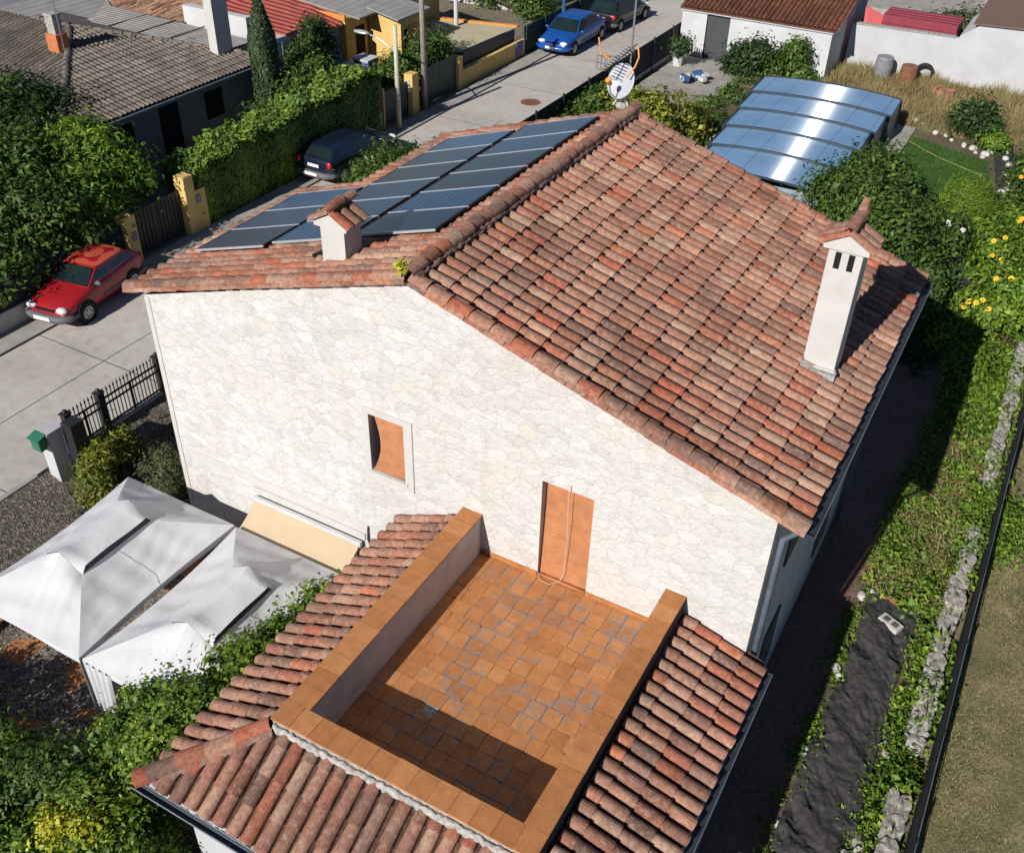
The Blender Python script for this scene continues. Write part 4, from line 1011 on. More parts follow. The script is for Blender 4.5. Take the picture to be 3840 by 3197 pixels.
# ================================================================== CARS
def car(name,label,loc,rz,paint,LN=3.75,WD=1.6,H=1.40,rear='hatch',roofmat=None,fac=1.0,white_bar=False):
    t=thing(name,label,'car',(0,0,0),'cars parked along the kerb'); h=LN/2; w=WD/2
    paint=M[paint]; k=LN/3.75
    st=[(h,.70,.50,.27),(h-.05,.84,.60,.20),(h-.28,.93,.71,.18),(h-.62,.97,.79,.18),(h-1.0,1.0,.86,.18),(h-1.4,1.0,.89,.18),(-.4*k,1.0,.91,.18),(-h+.95,1.0,.93,.18),(-h+.45,.98,.95,.20),(-h+.10,.93,.93 if rear=='hatch' else .92,.24),(-h,.84,.82,.30)]
    mb=MB(); vs=[]; n=11
    for (x,f,zt,zb) in st:
        ww=w*f; half=[(0,zb),(ww*.80,zb),(ww*.97,zb+.12),(ww,zb+.30),(ww*.985,zt-.10),(ww*.90,zt)]
        ring=[(y,z) for y,z in half]+[(0,zt+.035)]+[(-y,z) for y,z in reversed(half[1:])]
        vs+=[(x,y,z) for y,z in ring]
    nr=len(ring); fs=[]
    for i in range(len(st)-1):
        for j in range(nr):
            a=i*nr+j; b=i*nr+(j+1)%nr; fs.append((a,b,b+nr,a+nr))
    fs.append(tuple(range(nr-1,-1,-1))); m0=(len(st)-1)*nr; fs.append(tuple(range(m0,m0+nr)))
    mb.add(vs,fs); mb.build('body',paint,t,smooth=True,subsurf=2)
    # greenhouse
    xa,xb,xc,xd=(h-1.0,h-1.62,-h+.55,-h+.12) if rear=='hatch' else (h-1.05,h-1.75,-h+1.15,-h+.52)
    zb=.86; wb=w*.93; wt=w*.72; zt=H
    def gp(x,y,z): return Vector((x,y,z))
    side=[(xa,zb,wb),(xb,zt-.05,wt),(xc,zt-.05,wt),(xd,zb+.02,wb*.95)]
    mb=MB(); rings=[]
    sec=[(xa,zb,wb,zb),(xb+.02,zt-.07,wt,zt-.045),(xb-.25,zt-.045,wt*1.01,zt),(xc+.25,zt-.05,wt*1.0,zt-.005),(xc,zt-.08,wt*.97,zt-.05),(xd,zb+.02,wb*.94,zb+.02)]
    vs=[]
    for (x,ze,we,zc) in sec:
        vs+=[(x,-wb if x<xa else -wb,zb-.05),(x,-we,ze),(x,-we*.5,zc),(x,we*.5,zc),(x,we,ze),(x,wb,zb-.05)]
    fs=[]
    for i in range(len(sec)-1):
        for j in range(5): a=i*6+j; fs.append((a,a+1,a+7,a+6))
    mb.add(vs,fs); mb.build('cabin',paint,t,smooth=False)
    mb=MB(); sec2=sec[1:5]; vs=[]
    for (x,ze,we,zc) in sec2: vs+=[(x,-we*1.01,ze+.012),(x,-we*.5,zc+.012),(x,we*.5,zc+.012),(x,we*1.01,ze+.012)]
    fs=[]
    for i in range(3):
        for j in range(3): a=i*4+j; fs.append((a,a+1,a+5,a+4))
    mb.add(vs,fs); mb.build('roof',M[roofmat] if roofmat else paint,t,smooth=True,subsurf=1)
    def pane(name,pts,off,mat='glass'):
        mb=MB(); o=Vector(off); mb.poly([Vector(p)+o for p in pts]); mb.build(name,M[mat],t)
    # windscreen and rear window
    f0=Vector((xa-.01,0,zb+.01)); 
    def fr(xl,zl,wl,xh,zh,wh,name,off):
        a=.06; b=.93; lo=Vector((xl,0,zl)).lerp(Vector((xh,0,zh)),a); hi=Vector((xl,0,zl)).lerp(Vector((xh,0,zh)),b); w0=wl+(wh-wl)*a-.05; w1=wl+(wh-wl)*b-.05
        pane(name,[(lo.x,-w0,lo.z),(lo.x,w0,lo.z),(hi.x,w1,hi.z),(hi.x,-w1,hi.z)],off)
    fr(xa,zb,wb,xb+.02,zt-.055,wt,'windscreen',(.012,0,.014))
    fr(xd,zb+.02,wb*.93,xc,zt-.065,wt*.97,'rear_window',(-.014,0,.012))
    for s in (-1,1):
        def sp(x,z): # a point on the sloping side of the cabin
            f=(z-(zb-.05))/((zt-.06)-(zb-.05)); return (x,s*(wb+(wt-wb)*f+.012),z)
        z0,z1=zb+.06,zt-.13; xm=(xa+xc)/2-.12*k
        def xf(z): return xa+(xb-xa)*((z-zb)/(zt-.05-zb))-.06
        def xr_(z): return xd+(xc-xd)*((z-zb)/(zt-.05-zb))+.09
        pane('side_window',[sp(xf(z0)-.05,z0),sp(xm+.04,z0),sp(xm+.04,z1),sp(xf(z1)-.03,z1)],(0,0,0))
        pane('side_window',[sp(xm-.04,z0),sp(xr_(z0)+.12,z0+.05),sp(xr_(z1)+.06,z1),sp(xm-.04,z1)],(0,0,0))
        mb=MB(); mb.ell((xa-.28,s*(w+.07),zb+.06),(.06,.10,.07),10,6); mb.tube([(xa-.28,s*w*.9,zb+.02),(xa-.28,s*(w+.03),zb+.05)],.02,6); mb.build('mirror',paint if fac==1 else M['bumper'],t,smooth=True)
        mb=MB(); mb.obox((xm+.25*k,s*(w+.004),.72),(.16,.022,.028)); mb.build('handle',M['bumper'],t)
        mb=MB(); mb.ell((h-.115,s*w*.66,.60),(.13,w*.22,.085),12,8); mb.build('headlight',M['lampglass'],t,smooth=True)
        mb=MB(); mb.ell((-h+.07,s*w*.80,.76),(.08,w*.12,.13 if rear=='hatch' else .10),10,8); mb.build('tail_light',M['taillamp'],t,smooth=True)
        mb=MB(); mb.box(h-1.45,s*w*1.0-.012,.42,-h+.95,s*w*1.0+.012,.50); mb.build('rubbing_strip',M['bumper'],t)
        for x in (h-.74,-h+.64):
            mb=MB(); vs=[]; 
            mb.tube([(x,s*(w-.02),.29),(x,s*(w+.008),.29)],[.355,.355],24); mb.build('wheel_arch',M['dark'],t)
            wh=MB(); wh.tube([(x,s*(w-.16),.28),(x,s*(w-.14),.28),(x,s*(w+.0),.28),(x,s*(w+.02),.28)],[.26,.285,.285,.262],24); o=wh.build('wheel',M['tyre'],t,smooth=False)
            r=MB(); r.tube([(x,s*(w+.018),.28),(x,s*(w+.030),.28)],[.19,.17],20)
            for q in range(6): a=q*PI/3; r.obox((x+.11*math.cos(a),s*(w+.032),.28+.11*math.sin(a)),(.05,.006,.05),0,1)
            r.build('rim',[M['rim'],M['dark']],o)
    mb=MB(); mb.box(h-.03,-w*.40,.555,h+.004,w*.40,.63); mb.build('grille',M['dark'],t)
    def bumper(s):
        mb=MB(); x=s*h
        pts=[(x-s*.42,-w*.985,.38),(x-s*.10,-w*.90,.38),(x+s*.035,-w*.62,.38),(x+s*.05,0,.38),(x+s*.035,w*.62,.38),(x-s*.10,w*.90,.38),(x-s*.42,w*.985,.38)]
        mb.tube(pts,[.06,.10,.115,.115,.115,.10,.06],10); mb.build('bumper',M['bumper'] if fac!=1 or rear=='hatch' else paint,t,smooth=True)
        mb=MB(); mb.box(x+s*.163-.006,-.26,.36 if s>0 else .37,x+s*.163+.006,.26,.47); mb.build('number_plate',M['plate'],t)
    bumper(1); bumper(-1)
    if rear=='hatch' and s:
        mb=MB(); mb.box(-h-.006,-.24,.62,-h+.02,.24,.72); mb.build('rear_plate',M['plate'],t)
    if white_bar: 
        mb=MB(); mb.box(xd-.35,-w*.55,.95,xd-.2,w*.55,.975); mb.build('parcel_tray',M['whitebuild'],t)
    t.location=loc; t.rotation_euler=(0,0,rz); return t
car('parked_car','red three door hatchback with lighter orange-red roof parked by the shaded trees',(-8.84,5.22,.01),-PI/2+.15,'paint_red',3.35,1.5,1.25,roofmat='paint_roof',fac=.9)
car('parked_car','dark navy hatchback seen from behind, parked under the clipped hedge',(-8.50,16.95,.03),PI/2-.02,'paint_navy',4.0,1.66,1.22)
car('parked_car','bright blue saloon car facing down the street beside the green sheet fence',(-8.42,34.85,.03),-PI/2+.01,'paint_blue',4.45,1.74,1.42,rear='saloon',white_bar=True)
car('parked_car','black car parked right behind the bright blue saloon',(-8.15,39.75,.02),PI/2-.03,'paint_black',4.3,1.74,1.44)

# ================================================================== STREET POLES
t=thing('street_lamp','concrete street lamp with a curved arm and flat white head','street lamp',(-9.06,20.92,0))
mb=MB(); mb.tube([(-9.06,20.92,-.1),(-9.06,20.92,3.95)],[.105,.075],10); mb.build('pole',M['concrete_pole'],t,smooth=True)
mb=MB(); mb.tube([(-9.06,20.92,2.95),(-9.3,20.88,3.12),(-9.7,20.82,3.36),(-10.15,20.75,3.50)],.03,8); mb.build('arm',M['alu'],t,smooth=True)
mb=MB(); mb.ell((-10.45,20.70,3.54),(.36,.15,.075),14,8); mb.build('lamp_head',M['alu'],t,smooth=True)
t=thing('telegraph_pole','tall grey telegraph pole beside the dark green gates','pole',(-9.42,23.33,0))
mb=MB(); mb.tube([(-9.42,23.33,-.1),(-9.47,23.33,6.5)],[.12,.09],10); mb.build('shaft',M['wood_pole'],t,smooth=True)
mb=MB(); mb.box(-9.62,23.2,5.9,-9.3,23.45,6.0); mb.build('crossbar',M['wood_pole'],t)

# ================================================================== NEIGHBOURS ACROSS THE STREET
def pillar(label,x,y,h,step=0,g=None):
    t=thing('boundary_pillar',label,'pillar',(x,y,0),g); mb=MB()
    mb.box(x-.22,y-.2,-.1,x+.2,y+.2,h); 
    if step: mb.box(x-.22,y+.203,-.1,x+.2,y+.203+step,h-.55)
    mb.build('shaft',M['yellow'],t,bevel=.012)
    mb=MB(); mb.box(x+.2,y-.05+(.25 if step else 0),h*.5,x+.235,y+.13+(.25 if step else 0),h*.5+.26); mb.build('box',M['plastic_grey'],t)
pillar('slim ochre pillar behind the red hatchback',-9.5,7.5,1.55)
pillar('stepped ochre pillar at the near end of the clipped hedge',-9.5,9.95,1.9,.42)
t=thing('driveway_gate','dark double driveway gate between the two ochre pillars','gate',(-9.6,8.7,0))
for a,b in ((7.72,8.72),(8.74,9.73)):
    mb=MB(); mb.box(-9.62,a,.06,-9.57,b,1.45); 
    for k in range(6): mb.box(-9.565,a+.08+k*.15,.1,-9.545,a+.10+k*.15,1.4)
    mb.build('leaf',M['black'],t)
t=thing('garden_wall','low dark garden wall under the trees along the street','wall',(-9.55,1,0))
mb=MB(); mb.box(-9.65,-30,-.1,-9.42,7.28,.55); mb.build('masonry',M['block'],t); mb=MB(); mb.box(-9.57,-30,.55,-9.5,7.28,1.3); mb.build('screen',M['darkgrey'],t)
mb=MB(); mb.box(-9.75,10.6,-.1,-9.55,20.5,.7); tag(mb.build('hedge_wall',M['block']),'low block wall hidden behind the foot of the clipped hedge','wall')
# hedge
def hedge():
    t=thing('hedge','long clipped green hedge beside the dark navy hatchback','hedge',(-10,15,0))
    rng=np.random.default_rng(7); n=30000
    y=rng.uniform(10.4,20.2,n); top=1.95+.045*(y-10)+.10*np.sin(y*2.1)+.08*np.sin(y*5.3); side=rng.uniform(0,1,n)<.52
    zf=rng.uniform(.02,1.0,n)
    x=np.where(side,-9.42+.10*zf-np.abs(rng.normal(size=n))*.05,rng.uniform(-10.7,-9.28,n)); z=np.where(side,zf*(top-.05),top+rng.normal(size=n)*.085)
    s1=np.where(side,.16,.45)[:,None]
    P=np.column_stack([x,y,z]); nn=np.column_stack([np.where(side,1.0,.05),np.where(side,.12,-.2),np.where(side,.12,.8)])+rng.normal(size=(n,3))*s1
    V,F=leaf_arrays(P,nn,.18,.10,rng); np_mesh('foliage',V,F,M['leaf_hedge'],t,np.clip(.12+.35*(.5+.5*np.sin(y*3.1+x*4))+rng.uniform(0,.5,n),0,1))
    ends=1200; yy=np.full(ends,10.38)-rng.exponential(.05,ends); zz=rng.uniform(0,1.95,ends); xx=rng.uniform(-10.7,-9.35,ends)
    V,F=leaf_arrays(np.column_stack([xx,yy,zz]),np.column_stack([np.zeros(ends),np.full(ends,-1.0),np.full(ends,.4)])+rng.normal(size=(ends,3))*.4,.18,.10,rng); np_mesh('end_foliage',V,F,M['leaf_hedge'],t,rng.uniform(0,.7,ends))
    mb=MB(); 
    for yy in np.arange(10.8,20.2,.6): mb.tube([(-10,yy,-.05),(-10.05,yy+.1,1.0),(-9.9,yy,1.9)],[.05,.035,.015],6)
    mb.build('stem',M['bark'],t)
hedge()
# grey hip-roofed house
t=thing('grey_roof_house','low house with a weathered grey tile hip roof behind the left trees','house',(-18,14,0))
AP=Vector((-19.6,15.0,3.58)); EC=[(-13.85,9.25,2.3),(-13.85,19.4,2.3),(-26,19.4,2.3),(-26,9.25,2.3)]
mb=MB(); mb.box(-25.7,9.65,-.1,-14.15,19.0,2.28); mb.build('wall',M['plastic_grey'],t)
mb=MB(); R2=Vector((-21.5,15.0,3.58))
mb.poly([EC[0],EC[1],AP]); mb.poly([EC[1],EC[2],R2,AP]); mb.poly([EC[2],EC[3],R2]); mb.poly([EC[3],EC[0],AP,R2]); ro=mb.build('roof',M['tile_grey'],t,rnd=True)
V=Vector((EC[0][0]-AP.x,0,EC[0][2]-AP.z)); l=V.length; rows=[]; y=9.4
while y<19.3:
    f=(y-9.25)/(15-9.25) if y<15 else (19.4-y)/(19.4-15)
    if l*f>.2: rows.append((y-15,l*(1-f)+.05,l))
    y+=.20
tile_field((AP.x,15,AP.z+.02),(0,1,0),V,rows,spacing=.2,rad=.078,length=.46,expo=.38,name='roof_tiles',parent=ro,mats=[M['tile_grey'],M['pan']],seed=61,jit=.15,rise=.7)
V=Vector((0,9.25-15,2.3-3.58)); l=V.length; rows=[]; x=-25.5
while x<-13.9:
    f=1-(x-AP.x)/(-13.85-AP.x) if x>AP.x else 1
    rows.append((x+19.6,l*(1-f)+.05,l)); x+=.22
tile_field((AP.x,15,AP.z+.02),(1,0,0),V,rows,spacing=.22,rad=.09,length=.46,expo=.40,name='roof_tiles',parent=ro,mats=[M['tile_grey'],M['tile_grey']],seed=62,jit=.5)
ridge_tiles([AP+Vector((0,0,.06)),Vector(EC[0])+Vector((0,0,.06))],name='hip_cap',parent=ro,mat=[M['tile_grey'],M['tile_grey']],rad=.12); ridge_tiles([AP+Vector((0,0,.06)),Vector(EC[1])+Vector((0,0,.06))],name='hip_cap',parent=ro,mat=[M['tile_grey'],M['tile_grey']],rad=.11); ridge_tiles([R2+Vector((0,0,.06)),AP+Vector((0,0,.06))],name='ridge_cap',parent=ro,mat=[M['tile_grey'],M['tile_grey']],rad=.12)
mb=MB(); mb.box(-13.82,9.2,2.2,-13.72,19.4,2.3); mb.build('gutter',M['gutter_lip'],t)
for (y,w,z0,z1) in ((11.9,.9,.9,1.9),(16.3,.9,.9,1.9)):
    mb=MB(); mb.box(-14.15,y-w/2,z0,-14.12,y+w/2,z1); mb.build('window',M['dark'],t)
mb=MB(); mb.box(-14.15,13.6,.0,-14.12,14.5,2.05); mb.build('door',M['dark'],t)
c=thing('chimney',None,None); c.parent=t; c.matrix_parent_inverse=t.matrix_basis.inverted()
mb=MB(); mb.box(-18.75,13.25,2.8,-18.2,13.75,3.9); mb.build('brick_base',M['brick'],c)
mb=MB(); mb.box(-18.67,13.33,3.9,-18.28,13.67,4.25); mb.box(-18.7,13.3,4.25,-18.25,13.7,4.32); mb.box(-18.67,13.33,4.32,-18.28,13.67,4.5); mb.box(-18.7,13.3,4.5,-18.25,13.7,4.58); mb.build('pot',M['mortar'],c)
mb=MB(); mb.tube([(-18.1,13.4,3.2),(-18.1,13.4,6.2)],.02,6); mb.tube([(-18.3,13.4,5.9),(-17.9,13.4,5.9)],.015,5); mb.build('aerial',M['steel'],t)
# flat fibre cement roofs behind it
t=thing('sheet_roof_shed','flat shed roofed with grey fibre cement sheets behind the grey hip roof','shed',(-19,19,0))
mb=MB(); mb.slab([(-21.9,17.6,2.62),(-15.4,17.6,2.62),(-15.4,20.2,2.55),(-23.3,20.2,2.72),(-24.2,20.8,2.74)],(0,0,-.08)); mb.build('roof',M['slabgrey'],t)
mb=MB(); mb.box(-23.2,18.4,-.1,-15.5,20.1,2.5); mb.build('wall',M['block'],t)
for x in (-21.2,-19.6,-18.0): 
    mb=MB(); mb.box(x-.02,17.62,2.66,x+.02,20.2,2.70); mb.build('sheet_joint',M['joint'],t)
t=thing('rubble_roof_hut','small hut under loose orange brown roof tiles','hut',(-21.5,21.5,0))
mb=MB(); mb.box(-23.8,20.3,-.1,-19.5,23.5,2.4); mb.build('wall',M['block'],t)
mb=MB(); mb.slab([(-24,20.25,2.55),(-19.4,20.25,2.5),(-19.4,24,3.1),(-24,24,3.1)],(0,0,-.06)); ro=mb.build('roof',M['tile_rubble'],t,rnd=True)
tile_field((-24,24,3.12),(1,0,0),(0,-3.75,-.58),[(x,.0,3.75) for x in np.arange(.1,4.6,.22)],spacing=.22,rad=.1,parent=ro,mats=[M['tile_rubble'],M['tile_rubble']],seed=66,jit=3)
t=thing('grey_wall_building','long low building with a grey corrugated roof at the edge of the grass','building',(-28,20,0))
mb=MB(); mb.box(-33,10,-.1,-26.1,26,1.25); mb.build('wall',M['plastic_grey'],t)
mb=MB(); mb.slab([(-26.0,8,1.35),(-26.0,27,1.35),(-29.8,27,1.9),(-29.8,8,1.9)],(0,0,-.06)); mb.build('roof',M['greycorr'],t)
t=thing('white_gable_house','white house with a red corrugated roof and a tall grey chimney stack','house',(-18,22.5,0))
mb=MB(); mb.box(-21.9,20.9,-.1,-14.6,25.5,2.45); mb.build('wall',M['whitebuild'],t)
mb=MB(); mb.box(-19.4,20.5,2.3,-16.0,20.86,3.25); mb.build('parapet_wall',M['whitebuild'],t)
mb=MB(); mb.slab([(-19.6,21.2,2.75),(-14.5,21.7,2.5),(-14.1,24.2,2.45),(-17.0,26.6,3.0),(-19.6,27,3.4)],(0,0,-.07)); mb.build('roof',M['redcorr'],t)
mb=MB(); mb.box(-15.42,17.75,2.5,-15.02,18.55,4.9); mb.build('chimney',M['plaster'],t)
t=thing('ochre_house','ochre yellow house with grey corrugated roof beside the red roof','house',(-15,28,0))
mb=MB(); mb.box(-19,24.6,-.1,-14.25,32,2.55); mb.box(-14.2,26.2,-.1,-12.5,27.9,2.5); mb.build('wall',M['yellow'],t)
mb=MB(); mb.slab([(-17.4,24.9,3.0),(-13.7,24.9,2.62),(-13.7,31.5,2.62),(-17.4,31.5,3.3)],(0,0,-.07)); mb.slab([(-14.0,25.85,2.85),(-12.2,25.6,2.62),(-12.2,28.1,2.62),(-14.0,28.1,2.85)],(0,0,-.07)); mb.build('roof',M['greycorr'],t)
mb=MB(); mb.box(-17.4,24.52,2.5,-14.2,24.59,2.75); mb.build('roof_edge',M['ochre_dark'],t)
for (x,y0,y1,z0,z1) in ((-14.245,25.3,25.9,.9,2.1),(-12.495,26.45,26.65,.6,2.0)):
    mb=MB(); mb.box(x-.01,y0,z0,x+.03,y1,z1); mb.build('window',M['dark'],t)
mb=MB(); mb.box(-12.52,26.8,0,-12.47,27.6,2.1); mb.build('door',M['ochre_dark'],t)
t=thing('pergola_roof','flat beige terrace roof with an ochre rim over dark screens, behind a yellow wall','terrace roof',(-11.8,29.5,0))
mb=MB(); mb.slab([(-13.9,30.7,1.3),(-11.5,27.0,1.3),(-10.1,27.2,1.3),(-9.85,31.8,1.3)],(0,0,-.06)); mb.build('roof',M['beige'],t)
mb=MB(); mb.slab([(-13.95,30.65,1.3),(-9.8,31.75,1.3),(-9.8,31.95,1.3),(-13.95,30.9,1.3)],(0,0,.09)); mb.build('rim',M['ochre_dark'],t)
mb=MB(); mb.box(-9.95,27.1,.72,-9.9,31.7,1.28); mb.build('screen',M['black'],t)
t=thing('street_wall','low ochre yellow street wall under the beige terrace roof','wall',(-9.7,29.3,0))
mb=MB(); mb.box(-9.85,26.5,-.1,-9.6,32.2,.72); mb.box(-9.87,26.2,-.1,-9.55,26.5,1.35); mb.build('masonry',M['yellow'],t)
mb=MB(); mb.box(-9.598,31.3,.1,-9.55,31.9,.75); mb.build('meter_box',M['purple'],t)
t=thing('yard_gate','tall dark green sheet metal yard gate beside the telegraph pole','gate',(-9.7,24.8,0))
for a,b in ((23.5,24.85),(24.87,26.18)):
    mb=MB(); mb.box(-9.74,a,.04,-9.69,b,1.5); mb.box(-9.69,a,1.4,-9.66,b,1.5); mb.box(-9.69,a,.1,-9.66,b,.2); mb.build('leaf',M['green_gate'],t)
t=thing('gate_post','ochre gate post with a white letter plate beside the street lamp','pillar',(-9.6,22.72,0))
mb=MB(); mb.box(-9.85,22.5,-.1,-9.45,22.95,1.62); mb.build('shaft',M['yellow'],t,bevel=.01); mb=MB(); mb.box(-9.75,22.46,.95,-9.58,22.5,1.4); mb.build('letter_plate',M['whitebuild'],t)
t=thing('side_gate','dark green side gate between the hedge and the ochre gate post','gate',(-9.7,21.6,0))
mb=MB(); mb.box(-9.72,20.6,.04,-9.67,22.48,1.35); mb.build('leaf',M['green_gate'],t); mb=MB(); mb.box(-9.66,20.55,-.1,-9.5,20.66,1.6); mb.build('post',M['yellow'],t)
t=thing('tarpaulin_shelter','navy tarpaulin shelter behind the hedge','shelter',(-11.3,21.3,0))
mb=MB(); mb.slab([(-13.2,22.0,1.95),(-10.2,21.3,1.9),(-9.9,20.6,1.85),(-11.8,20.4,1.9),(-12.9,21,1.95)],(0,0,.04)); mb.build('sheet',M['blue_navy'],t)
for x,y in ((-12.6,21.6),(-10.4,21.2),(-11.7,20.6)):
    mb=MB(); mb.tube([(x,y,0),(x,y,1.88)],.04,6); mb.build('post',M['wood_pole'],t)
t=thing('water_tank','violet plastic water tank with a white lid','tank',(-12.0,22.9,0))
mb=MB(); mb.box(-12.35,22.5,1.0,-11.6,23.2,1.75); mb.build('body',M['purple'],t,bevel=.08); mb=MB(); mb.box(-12.4,22.45,1.75,-11.55,23.25,1.82); mb.build('lid',M['whitebuild'],t); mb=MB(); mb.box(-12.3,22.55,0,-11.65,23.15,1.0); mb.build('stand',M['block'],t)
mb=MB(); mb.slab([(-17.2,23.1,.9),(-16.3,23.4,.9),(-16.4,23.8,1.25),(-17.2,23.5,1.25)],(0,0,.04)); tag(mb.build('plastic_sunshade',M['orange_plastic']),'small orange plastic sunshade behind the cypress','sunshade')
t=thing('green_sheet_fence','dark green sheet fence behind the blue saloon','fence',(-9.7,35,0))
mb=MB(); mb.box(-9.72,32.25,0,-9.66,40,1.25); mb.build('sheet',M['green_gate'],t)
for y in np.arange(32.4,40,1.9):
    mb=MB(); mb.box(-9.66,y-.03,0,-9.6,y+.03,1.3); mb.build('post',M['green_gate'],t)
t=thing('blue_post','blue metal post beside the blue saloon','post',(-9.45,35.87,0)); mb=MB(); mb.tube([(-9.45,35.87,0),(-9.45,35.87,2.6)],.09,10); mb.build('shaft',M['bluepaint'],t); mb=MB(); mb.box(-9.6,35.7,0,-9.3,36.0,.12); mb.build('foot',M['block'],t)
t=thing('white_post','white plastic vent pipe rising from the beige terrace roof','pipe',(-12.35,30.25,1.3)); mb=MB(); mb.tube([(-12.3,30.4,1.2),(-12.3,30.4,2.5)],.10,10); mb.build('shaft',M['whitebuild'],t); mb=MB(); mb.tube([(-12.3,30.4,2.5),(-12.3,30.4,2.56)],.14,10); mb.build('cap',M['whitebuild'],t)
t=thing('far_white_house','white house far up the street partly behind climbing plants','house',(-14,41,0))
mb=MB(); mb.box(-24,38.5,-.1,-12.5,47,2.6); mb.build('wall',M['whitebuild'],t); mb=MB(); mb.slab([(-24.2,38.2,2.65),(-12.2,38.2,2.65),(-12.2,47,3.4),(-24.2,47,3.4)],(0,0,-.08)); mb.build('roof',M['tile_brown'],t,rnd=True)
mb=MB(); mb.box(-15.6,38.47,.3,-14.8,38.5,2.0); mb.box(-18.6,38.47,.3,-16.6,38.5,2.3); mb.build('window',M['bluepaint'],t)

# ================================================================== BACK GARDEN
t=thing('white_shed','white shed with a brown tile roof and an open dark doorway','shed',(-.6,42,GZ))
mb=MB(); SX0,SX1,SY=-4.45,3.05,39.15; sd0,sd1=-3.15,-1.95
for a,b in ((SX0,sd0),(sd1,SX1)): mb.quad((a,SY,GZ),(b,SY,GZ),(b,SY,1.45),(a,SY,1.45))
mb.quad((sd0,SY,1.28),(sd1,SY,1.28),(sd1,SY,1.45),(sd0,SY,1.45))
mb.quad((SX1,SY,GZ),(SX1,46,GZ),(SX1,46,1.45),(SX1,SY,1.45)); mb.poly([(SX1,SY,1.45),(SX1,46,1.45),(SX1,42.6,2.45)])
mb.quad((SX0,46,GZ),(SX0,SY,GZ),(SX0,SY,1.45),(SX0,46,1.45)); mb.poly([(SX0,46,1.45),(SX0,SY,1.45),(SX0,42.6,2.45)]); mb.quad((SX1,46,GZ),(SX0,46,GZ),(SX0,46,1.45),(SX1,46,1.45))
mb.build('wall',M['whitebuild'],t)
mb=MB(); mb.box(SX0-.05,SY-.10,1.33,SX1+.05,SY-.004,1.45); mb.build('cornice',M['white'],t)
mb=MB(); mb.box(sd0,SY+.12,GZ,sd1,SY+.2,1.28); mb.build('door',M['blue_door'],t)
mb=MB(); mb.slab([(SX0-.1,SY-.15,1.46),(SX1+.12,SY-.15,1.46),(SX1+.12,42.6,2.5),(SX0-.1,42.6,2.5)],(0,0,-.05)); mb.slab([(SX0-.1,42.6,2.5),(SX1+.12,42.6,2.5),(SX1+.12,46.2,1.5),(SX0-.1,46.2,1.5)],(0,0,-.05)); ro=mb.build('roof',M['tile_brown'],t,rnd=True)
V=Vector((0,SY-.18-42.6,1.48-2.5)); tile_field((SX0-.1,42.6,2.5),(1,0,0),V,[(x,.05,V.length) for x in np.arange(.1,SX1-SX0+.2,.23)],spacing=.23,name='roof_tiles',parent=ro,mats=[M['tile_brown'],M['tile_brown']],seed=71,rad=.095)
t=thing('white_boundary_wall','long white rendered boundary wall beyond the dry grass','wall',(12,42.1,GZ))
mb=MB(); mb.poly([(3.3,42.0,GZ),(8.05,42.0,GZ),(8.05,42.0,1.30),(3.3,42.0,1.22)]); mb.slab([(3.3,42.0,GZ),(3.3,42.25,GZ),(3.3,42.25,1.22),(3.3,42.0,1.22)],(0,0,0)) if False else None
mb.slab([(3.3,42.005,GZ),(8.3,42.005,GZ),(8.3,42.005,1.30),(3.3,42.005,1.22)],(0,.24,0)); mb.build('masonry',M['white'],t)
mb=MB(); 
for k in range(20): mb.obox((3.45+k*.24,42.12,1.245+.004*k),(.23,.34,.05),RND.uniform(-.04,.04))
mb.build('coping',M['mortar'],t)
t=thing('brown_roof_building','white walled building with a plain brown sheet roof at the end of the boundary wall','building',(13,45,GZ))
mb=MB(); mb.slab([(8.3,41.98,GZ),(20,41.98,GZ),(20,41.98,2.3),(9.2,41.98,2.1),(8.3,41.98,1.42)],(0,8,0)); mb.build('wall',M['white'],t)
mb=MB(); mb.slab([(8.75,41.85,2.02),(20,41.85,2.45),(20,50.5,3.3),(8.9,50.5,3.1)],(0,0,.07)); mb.build('roof',M['brown_roof'],t)
t=thing('red_trailer','maroon ribbed trailer body standing behind the white boundary wall','trailer',(6,43.6,GZ))
mb=MB(); mb.box(4.5,42.9,GZ+.5,8.0,44.6,1.62); mb.build('body',M['maroon'],t)
mb=MB()
for z in (.2,.55,.9,1.25): mb.box(4.48,42.86,z,8.02,42.9,z+.05)
for y in (43.2,43.7,44.2): mb.box(4.5,y,1.62,8.0,y+.06,1.66)
mb.build('rib',M['maroon'],t)
for x in (5.2,7.3):
    mb=MB(); mb.cyl((x,42.95,GZ+.4),(0,1,0),.4,.2,16); mb.build('wheel',M['tyre'],t)
t=thing('red_sheet','bright red metal sheet leaning beside the maroon trailer','sheet',(3.8,43,GZ)); mb=MB(); mb.slab([(3.4,42.6,GZ),(4.45,42.6,GZ),(4.45,43.3,1.45),(3.5,43.5,1.75)],(0,.05,0)); mb.build('panel',M['red_metal'],t); mb=MB(); mb.tube([(3.5,43.5,1.0),(3.5,44.2,GZ)],.03,6); mb.build('prop',M['steel'],t)
